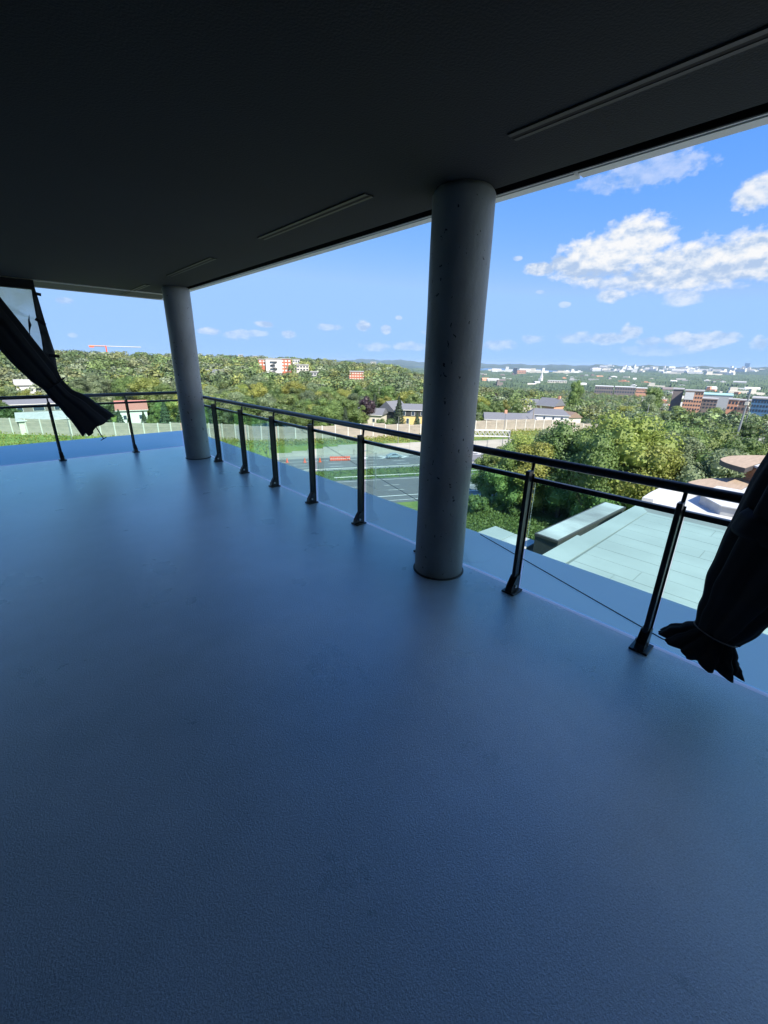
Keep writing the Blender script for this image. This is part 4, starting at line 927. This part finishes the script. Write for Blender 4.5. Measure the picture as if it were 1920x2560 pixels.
# belt right at the barrier for azimuths where the wall is close
for a in np.arange(14, 60, 1.7):
    nbar = np.interp(a, [0, 14.4, 30.8, 47.6, 54.9, 63.4], [171, 145, 128, 140, 152, 172])
    for k in range(4):
        d_ = nbar+5+k*8+rr.uniform(-2, 2); aa = a+rr.uniform(-.5, .5)
        if d_ < 170 and clear(aa, d_): cand.append((d_, aa, d_*math.sin(R_(aa)), d_*math.cos(R_(aa))))
cand.sort()
budget = 300-TN[0]-26
near_, rest = cand[:budget], cand[budget:]
for d_, a, x, y in near_:
    sp = rr.choices([0, 1, 2, 3, 4, 5], [6, 3.5, 1.5, 1.5, 2.2, 1.6 if a < 20 or 36 < a < 50 else .6])[0]
    h = rr.uniform(10, 15) if a < 36 else rr.uniform(9, 13)
    if d_ < 185: h *= .85 if a > 12 else .75
    if 50 < a: h = min(h, rr.uniform(7, 10))
    zn = 'mid' if a < 50 else 'east'
    z_ = float(zt(x, y)); h2 = cap(a, d_, z_, h)
    if h2 < 3: continue
    tree(x, y, z_, h2, sp, zn, rr.uniform(1.1, 1.45)*min(1.5, h/h2)*(.75 if sp == 5 else 1))
def tp(px, D, h, sp, lab, wid=1., dz=0):
    p = at_D(px, 1000, D); tree(p.x, p.y, float(zt(p.x, p.y))+dz, h, sp, 'mid', wid, lab)
tp(918, 164, 10.5, 6, 'dark purple-leaved tree left of the dark gabled house', 1.05)
tp(1238, 240, 9, 6, 'small purple-leaved tree behind the yellow bungalow', 1.1)
tp(998, 158, 11.5, 5, 'tall sparse spruce in front of the dark gabled house', .9)
tp(1045, 156, 6, 5, 'small spruce at the mansard house')
tp(905, 157, 8.5, 3, 'green tree in front of the cream garden house', 1.1)
tp(962, 152, 4, 7, 'round bush against the noise barrier', 1.3)
tp(1435, 280, 22, 3, 'tall dark poplar standing out against the valley', .9)
tp(1630, 260, 21, 3, 'tall round-headed tree left of the salmon office', 1.15)
tp(1625, 190, 17, 2, 'silvery pale-trunked tree below the tall round-headed tree', 1.)
tp(1690, 230, 13, 0, 'spreading dark-green tree below the salmon office', 1.4)
tp(1575, 240, 12, 1, 'broad yellow-green tree left of the silvery tree', 1.3)
tp(1800, 300, 13, 0, 'dark crown in front of the orange brick block', 1.3)
tp(1890, 230, 8, 0, 'rounded tree before the blue glass building', 1.5)
for px, D, h, sp in ((262, 160, 6.5, 5), (290, 157, 7.5, 5), (312, 160, 4.6, 5), (352, 158, 6.5, 5), (375, 156, 8.5, 3), (402, 156, 9.5, 0), (425, 158, 8, 0), (15, 176, 8.5, 0), (42, 172, 6, 3), (170, 172, 6.5, 5), (205, 172, 5.5, 0), (232, 166, 6.5, 3)):
    tp(px, D, h, sp, {5: 'small dark spruce lining the garden side of the barrier', 3: 'slender green tree lining the garden side of the barrier', 0: 'round green tree lining the garden side of the barrier'}[sp]+{262: ', first right of the tarpaulin', 290: ', left of the red-roofed house', 312: ', at the red-roofed house front', 352: ', right of the red-roofed house', 375: ' left of the far column', 402: ' beside the far column', 425: ' behind the far column', 15: ' at the left edge', 42: ' left of the cream bungalow', 170: ', right of the cream bungalow', 205: ' behind the tarpaulin', 232: ' at the tarpaulin hem'}[px])
# remaining trees as woodland
def woodland(name, items, nq, lab, qs=.075):
    n = len(items); rs = np.random.default_rng(5)
    Vs = []; Ts = []
    pal = np.array([(.18, .25, .08), (.26, .29, .085), (.23, .27, .16), (.12, .17, .075), (.21, .23, .10), (.15, .22, .08)])
    for (x, y, z, h, w) in items:
        m_ = 9; a = rs.uniform(0, 6.28, m_); zc = rs.uniform(.35, .85, m_); rc_ = rs.uniform(.1, .36, m_)*np.sqrt(np.clip(1.25-zc, .1, 1))
        C_ = np.stack([rc_*np.cos(a), rc_*np.sin(a), zc], 1); idx = rs.integers(0, m_, nq)
        d_ = rs.normal(size=(nq, 3)); d_[:, 2] = np.abs(d_[:, 2])*.9-.15; d_ /= np.linalg.norm(d_, axis=1)[:, None]
        P = C_[idx]+d_*.17; Nn = d_+rs.normal(size=(nq, 3))*.4; Nn /= np.linalg.norm(Nn, axis=1)[:, None]
        V, q = quads(P, Nn, qs, rs); V = V*np.array([h*w, h*w, h])+np.array([x, y, z]); Vs.append(V); Ts.append(np.repeat(pal[rs.integers(0, 6)][None]*rs.uniform(.75, 1.3), nq*4, 0))
    V = np.concatenate(Vs); T = np.concatenate(Ts); nv = len(V)
    me = bpy.data.meshes.new(name); me.vertices.add(nv); me.vertices.foreach_set('co', V.astype(np.float32).ravel())
    nf = nv//4; me.loops.add(nv); me.loops.foreach_set('vertex_index', np.arange(nv, dtype=np.int32))
    me.polygons.add(nf); me.polygons.foreach_set('loop_start', np.arange(0, nv, 4, dtype=np.int32)); me.update(calc_edges=True)
    at_ = me.color_attributes.new('tint', 'FLOAT_COLOR', 'POINT'); at_.data.foreach_set('color', np.concatenate([T, np.ones((nv, 1))], 1).astype(np.float32).ravel())
    me.materials.append(M['woodmass']); me.validate()
    o = stuff(link(name, me)); tag(o, lab, 'woodland'); return o
it = []
for d_, a, x, y in rest: z_ = float(zt(x, y)); h_ = cap(a, d_, z_, rr.uniform(10, 16)*(1 if a < 45 else .8)); (h_ > 3) and it.append((x, y, z_, h_, rr.uniform(1.15, 1.5)))
a = -4.
while a < 52:
    D = 520.
    while D < 1100:
        aa = a+rr.uniform(-.4, .4); dd_ = D+rr.uniform(-7, 7); x, y = dd_*math.sin(R_(aa)), dd_*math.cos(R_(aa))
        it.append((x, y, float(zt(x, y)), rr.uniform(10, 16), rr.uniform(1, 1.4))); D += 14*(D/520)
    a += 1.15
woodland('wooded_slope', it, 420, 'continuous green woodland climbing the slope to the skyline')
it = []
for i in range(2600):
    a = rr.uniform(52, 90); D = math.sqrt(rr.uniform(200**2, 1150**2))
    x, y = D*math.sin(R_(a)), D*math.cos(R_(a))
    if 66 < a < 90 and 338 < D < 430: continue
    if to_sn((x, y))[1] < 165: continue
    it.append((x, y, float(zt(x, y)), rr.uniform(7, 12)*(1 if D > 450 else .85), rr.uniform(1, 1.4)))
for i in range(170):
    a = rr.uniform(66, 90); D = rr.uniform(215, 336); x, y = D*math.sin(R_(a)), D*math.cos(R_(a))
    if to_sn((x, y))[1] > 125: it.append((x, y, float(zt(x, y)), rr.uniform(8.5, 12), rr.uniform(1., 1.4)))
woodland('valley_woods', it, 150, 'green tree cover filling the near valley among buildings', .10)
# farther valley: a bumpy canopy sheet
rs = np.random.default_rng(3)
dd = np.geomspace(1100, 5400, 150)
def zc(x, y):
    a = np.degrees(np.arctan2(x, y)); u = x/22; v = y/22
    nb = np.sin(u*1.0+1.7*np.sin(v*.7))*np.sin(v*1.1+1.3*np.sin(u*.6)); n2 = np.sin(x/97+2*np.sin(y/131))*np.sin(y/83+1.5*np.sin(x/150))
    return zt(x, y)+7+4*nb+rs.uniform(-2.5, 2.5, x.shape)+np.where(n2 > .35, -9, 0)
o = polar_sheet('far_canopy', M['valley'], 40, 92, 620, dd, zc, smooth=False); o['kind'] = 'stuff'; tag(o, 'dark green far tree canopy across the valley floor', 'woodland')

# ground cover by the lawn
def scatter(name, lab, N_, fpos, size, mk, cat='ground cover'):
    P = []; 
    for i in range(N_):
        p = fpos()
        if p is not None: P.append(p)
    P = np.array(P); rs = np.random.default_rng(9); Nn = rs.normal(size=P.shape); Nn[:, 2] = np.abs(Nn[:, 2])*.6; Nn /= np.linalg.norm(Nn, axis=1)[:, None]
    V, q = quads(P, Nn, size, rs); o = stuff(link(name, mesh(name, V.tolist(), q.tolist(), M[mk]))); tag(o, lab, cat); return o
def f1():
    a = rr.uniform(53, 72); D = rr.uniform(50, 66+max(0, (60-a))*.6); x, y = D*math.sin(R_(a)), D*math.cos(R_(a))
    return (x, y, float(zlocal(*to_sn((x, y))))+rr.uniform(0, .7))
scatter('ground_cover', 'bright green low ground cover between annex roofs and trees', 14000, f1, .34, 'leaf')
def f2():
    s = rr.uniform(-70, 110); n = 119.9+rr.uniform(0, 6); p = sn(s, n); a = azdeg(p.x, p.y)
    t_ = rr.random(); nb = None
    nbar = np.interp(a, [0, 14.4, 30.8, 47.6, 54.9, 63.4], [171, 145, 128, 140, 152, 172]); D = math.hypot(p.x, p.y)
    p = p.normalized()*rr.uniform(max(D-2, nbar-22), nbar-.4)
    s_, n_ = to_sn(p)
    if n_ < 119.9 and s_ > 0: return None
    return (p.x, p.y, float(zlocal(s_, n_))+rr.uniform(0, .9))
scatter('bank_weeds', 'tall green weeds on the bank under the noise barrier', 9000, f2, .5, 'leaf_yellow', 'weeds')
def f3():
    p = sn(rr.uniform(-60, 90), rr.uniform(91.8, 99.4)); return (p.x, p.y, ZR+.05+rr.uniform(0, .35))
scatter('median_grass', 'rough green grass on the median between carriageways', 7000, f3, .4, 'leaf', 'grass')

# ------------------------------------------------------------------ highway furniture
def mast(label, px, ytop, ybot, hb, m, r=.12, arm=0, box=False, group='light masts by the highway', name='light_mast', D=None):
    p = at_h(px, ybot, hb) if D is None else at_D(px, ybot, D); D_ = math.hypot(p.x, p.y); top = at_D(px, ytop, D_).z-p.z
    t = root(name, label, 'mast' if name != 'utility_pole' else 'pole', p, 0, group)
    B().cyl((0, 0, -1 if D is None else -6), (0, 0, top), r, r*.6, 8).obj('pole', m, t)
    if arm:
        u = Vector((rt.x, rt.y, 0)).normalized()*arm
        B().tube([(0, 0, top-.3), u*.5+Vector((0, 0, top+.25)), u+Vector((0, 0, top+.35))], .05, 6).obj('arm', m, t)
        e = u+Vector((0, 0, top+.32)); B().box(e.x-.35, e.x+.35, e.y-.15, e.y+.15, e.z-.1, e.z+.06).obj('lamp_head', m, t)
    if box: B().box(-.7, .7, -.5, .5, top*.50, top*.62).obj('sign_box', M['offwhite'], t)
mast('slim white light mast at the median, left of the near column', 939, 1131, 1222, 25.6, M['steel'], .11, -2.2)
mast('thin white mast before the barrier, right of the third post', 676, 1050, 1150, 25.6, M['steel'], .11)
mast('thin white mast on the far shoulder below the dark gabled house', 995, 1042, 1108, 23.0, M['steel'], .09)
mast('pale mast on the bank under the tarpaulin', 180, 1042, 1100, 22.8, M['steel'], .12)
mast('short pale mast on the bank right of the tarpaulin hem', 215, 1058, 1096, 22.8, M['steel'], .1)
mast('white light mast rising in front of the yellow bungalow', 1256, 1030, 1106, 22.5, M['steel'], .11)
mast('wooden utility pole behind the barrier among spruces', 862.6, 1012, 1064, 22, M['wood_pole'], .16, name='utility_pole', group='utility poles')
mast('yellowish utility pole between bungalow and white house', 1330, 1019, 1062, 22, M['wood_pole'], .17, name='utility_pole', group='utility poles')
mast('tall grey mast with a box above the valley trees at right', 1856, 978, 1046, 23, M['steel'], .35, box=True, D=190)
mast('thin grey mast above trees left of the silvery tree', 1618, 1010, 1034, 23, M['steel'], .15, D=150)
mast('thin leaning-looking mast before the blue glass building', 1872, 1010, 1030, 23, M['steel'], .2, D=240)
def guardrail(n, s0, s1, label, curl=False):
    t = root('guardrail', label, 'guardrail', sn(s0, n, ZR))
    o_ = sn(s0, n, 0); b_ = B(); face = -.1
    def q(s, nn, z): p = sn(s, nn, 0)-o_; return (p.x, p.y, z)
    prof = [(0, .54), (.03, .58), (0, .63), (.03, .68), (0, .73)]
    V = [q(s, n+v, z) for s in (s0, s1) for v, z in prof]
    solid(b_.add(V, [(i, i+1, i+6, i+5) for i in range(4)]).obj('beam', M['steel'], t), .02)
    s = s0+.5; base = None
    while s < s1 and s < s0+200:
        base_ = B().box(-.07, .07, -.09, .09, -.3, .8).obj('post', M['steel'], t, q(s, n+.14, 0)) if base is None else share(base, t, q(s, n+.14, 0))
        base = base or base_; s += 3.8
guardrail(99.7, -10, 120, 'galvanised guardrail along the far edge of the grass median')
guardrail(91.3, 14, 120, 'galvanised guardrail ending along the near edge of the grass median')
# barrels
bp = None
for i in range(10):
    f = i/9; p = at_h(827+f*46, 1152-f*1, 25.6)
    t = root('traffic_barrel', 'orange traffic barrel in the tight row on the far carriageway, ' + ['first from left', 'second from left', 'third from left', 'fourth from left', 'fifth from left', 'fifth from right', 'fourth from right', 'third from right', 'second from right', 'rightmost'][i], 'barrel', p, 0, 'orange barrels closing the lane')
    B().cyl((0, 0, 0), (0, 0, .1), .38, .36, 12).obj('base', M['rubber'], t); B().cyl((0, 0, .1), (0, 0, 1.15), .30, .25, 12).obj('drum', M['orange'], t)
    B().cyl((0, 0, .5), (0, 0, .64), .292, .284, 12, False).obj('band', M['white'], t)
for px, y, nm in ((718, 1156, 'leftmost orange marker post with base on the closed lane'), (762, 1156, 'middle orange marker post with base on the closed lane'), (800, 1155, 'orange marker post just left of the barrel row')):
    p = at_h(px, y, 25.6); t = root('traffic_cone', nm, 'cone', p, 0, 'orange cones on the closed lane')
    B().box(-.35, .35, -.35, .35, 0, .12).obj('base', M['orange'], t); B().cyl((0, 0, .12), (0, 0, 1.15), .26, .1, 10).obj('cone', M['orange'], t); B().cyl((0, 0, .55), (0, 0, .75), .185, .16, 10, False).obj('band', M['white'], t)
# car
p = at_h(985, 1145, 25.6); s_, n_ = to_sn(p)
t = root('silver_car', 'pale blue-silver coupe driving on the far carriageway', 'car', (p.x, p.y, ZR+.012), math.atan2(SY, SX))
prof = [(-2.15, .35), (-2.2, .62), (-2.05, .88), (-1.55, .98), (-.85, 1.36), (.2, 1.42), (.85, 1.30), (1.35, .98), (2.0, .80), (2.2, .58), (2.15, .3)]
def carsect(pr, hw, ins=None):
    V = []; n = len(pr)
    for sy in (-1, 1):
        for x_, z_ in pr: V.append((x_, sy*(hw-(max(0, z_-.9)*.45)), z_))
    return V, [tuple(range(n-1, -1, -1)), tuple(range(n, 2*n))]+[(i, (i+1) % n, n+(i+1) % n, n+i) for i in range(n)]
V, Fs = carsect(prof, .88); B().add(V, Fs).obj('body', M['car'], t, bevel=.05)
wp = [(-1.35, .97), (-.8, 1.30), (.2, 1.36), (.75, 1.25), (1.15, .97)]
for sy in (-1, 1): 
    V = [(x_, sy*(.895-(max(0, z_-.9)*.45)), z_) for x_, z_ in wp]; B().add(V, [(0, 1, 2, 3, 4)]).obj('side_window', M['dark_glass'], t)
for x_ in (-1.35, 1.35):
    for sy in (-1, 1):
        wh = B().cyl((x_, sy*.72, .33), (x_, sy*.91, .33), .33, n=16).obj('wheel', M['rubber'], t); B().cyl((x_, sy*.912, .33), (x_, sy*.922, .33), .2, n=12).obj('rim', M['steel'], wh)
for sy in (-.6, .6): B().box(2.1, 2.22, sy-.2, sy+.2, .58, .7).obj('headlight', M['white'], t)
# delineators
for px, y, lb in ((885, 1138, 'dark marker post on the far shoulder near the barrels'), (991, 1128, 'dark marker post on the far shoulder near the coupe'), (668, 1140, 'dark marker post at the barrier bank by the thin mast')):
    p = at_h(px, y, 25.4); t = root('marker_post', lb, 'post', p, 0, 'dark marker posts'); B().cyl((0, 0, 0), (0, 0, 1.6), .06, n=6).obj('post', M['rubber'], t); B().box(-.1, .1, -.03, .03, 1.2, 1.7).obj('plate', M['rubber'], t)
# sign gantry truss
a_ = at_h(1150, 1090, 17.5); c_ = at_D(1272, 1112, 112); c_.z = a_.z
t = root('sign_gantry', 'white lattice truss gantry spanning the highway right of the near column', 'gantry', a_)
b_ = B(); dv = c_-a_; k = 10; nv = Vector((-dv.y, dv.x, 0)).normalized()*1.0
for o1 in (0, 1):
    for o2 in (0, 1.5): b_.tube([nv*o1+Vector((0, 0, o2)), dv+nv*o1+Vector((0, 0, o2))], .09, 5)
for i in range(k):
    for o1 in (0, 1):
        b_.tube([dv*(i/k)+nv*o1, dv*((i+.5)/k)+nv*o1+Vector((0, 0, 1.5))], .06, 4); b_.tube([dv*((i+.5)/k)+nv*o1+Vector((0, 0, 1.5)), dv*((i+1)/k)+nv*o1], .06, 4)
b_.obj('truss', M['white'], t)
for e in (Vector((0, 0, 0)), dv): B().cyl(e+nv*.5+Vector((0, 0, ZR-a_.z)), e+nv*.5+Vector((0, 0, 1.5)), .25, n=10).obj('leg', M['steel'], t)
# garden toys
p = at_h(1219, 1056, 21.5); t = root('garden_parasol', 'bright pink folded parasol in the garden left of the yellow bungalow', 'parasol', p)
B().cyl((0, 0, 0), (0, 0, 2.6), .05, n=6).obj('pole', M['white'], t); B().cyl((0, 0, .9), (0, 0, 2.5), .75, .1, 10).obj('canopy', M['pink'], t)
p = at_h(1206, 1061, 21.3); t = root('paddling_pool', 'light blue inflatable paddling pool behind the barrier', 'pool', p)
b_ = B()
for z in (.3, .8): b_.tube([(1.7*math.cos(q), 1.1*math.sin(q), z) for q in np.linspace(0, 6.283, 21)], .3, 6)
b_.obj('ring', M['cyan'], t, smooth=True); B().cyl((0, 0, .1), (0, 0, .6), 1.5, n=16).obj('water', M['cyan'], t)
# crane
p = at_D(268, 884, 700); t = root('tower_crane', 'orange and white tower crane jib above the left tree line', 'crane', p, -math.atan2(p.x, p.y))
sc_ = 700/1040.*.98
B().tube([(-26*sc_*1.1, 0, 14*sc_), (0, 0, 14*sc_)], .7, 5).obj('counter_jib', M['brick_lt'], t); B().tube([(0, 0, 14*sc_), (62*sc_, 0, 14*sc_)], .45, 5).obj('jib', M['offwhite'], t)
B().box(-28*sc_, -20*sc_, -2, 2, 11*sc_, 14*sc_).obj('counterweight', M['orange'], t); B().cyl((0, 0, -40), (0, 0, 15*sc_), .8, n=5).obj('mast', M['orange'], t)

# ------------------------------------------------------------------ haze
b_ = B().box(-9000, 17500, -9000, 17500, -92, 75)
hm_ = bpy.data.materials.new('haze'); hm_.use_nodes = True; hn = hm_.node_tree; hn.nodes.clear()
ho = N(hn, 'ShaderNodeOutputMaterial'); hv = N(hn, 'ShaderNodeVolumePrincipled'); hv.inputs['Color'].default_value = (.62, .8, 1, 1); hv.inputs['Density'].default_value = 4.5e-5
hn.links.new(hv.outputs[0], ho.inputs['Volume'])
stuff(b_.obj('haze', hm_))

# ------------------------------------------------------------------ a label of its own for every tree and far building
def px_of(p):
    d = Vector(p)-Vector((0, 0, EYE)); return 960+F*d.dot(rt)/d.dot(fw)
BINS = [(-1e9, 60, 'at the left frame edge'), (60, 270, 'behind the hanging tarpaulin'), (270, 400, 'left of the far column'), (400, 480, 'behind the far column'), (480, 640, 'right of the far column'),
        (640, 800, 'between third and fifth right posts'), (800, 930, 'above the orange barrels'), (930, 1050, 'left of the near column'), (1050, 1190, 'behind the near column'), (1190, 1330, 'right of the near column'),
        (1330, 1500, 'between column and last post'), (1500, 1700, 'above the pale roof'), (1700, 1830, 'above the last railing post'), (1830, 1e9, 'at the right frame edge')]
ORD = ['nearest', 'second nearest', 'third nearest', 'fourth nearest', 'fifth nearest', 'sixth nearest', 'seventh nearest', 'eighth nearest', 'ninth nearest', 'tenth nearest', 'eleventh nearest', 'twelfth nearest'] + ['%dth nearest' % k for k in range(13, 80)]
short = {'near': 'in the wood', 'mid': 'behind the barrier', 'east': 'on the valley side'}
grp = {}
for o in list(C.objects):
    if o.parent is None and o.get('group', '').startswith(('trees ', 'pale far buildings')):
        base = o['label']; istree = o['group'].startswith('trees')
        if istree and not any(base.startswith(l_) for l_ in LAB): continue
        if istree and base in [l_ for l_ in ()]: continue
        if istree and not any(z_ in base for z_ in ZONE.values()): continue
        for k_, z_ in ZONE.items():
            if k_ in short: base = base.replace(z_, short[k_])
        base = base.replace(' at right', '')
        x_ = px_of(o.location+Vector((0, 0, 3))); bn = next(t_ for a_, b2_, t_ in BINS if a_ <= x_ < b2_)
        grp.setdefault((base, bn), []).append((Vector(o.location).length, o))
for (base, bn), L_ in grp.items():
    L_.sort(key=lambda q: q[0])
    for i_, (_, o) in enumerate(L_):
        o['label'] = f'{base} {bn}' + ('' if len(L_) == 1 else f', {ORD[i_]}')
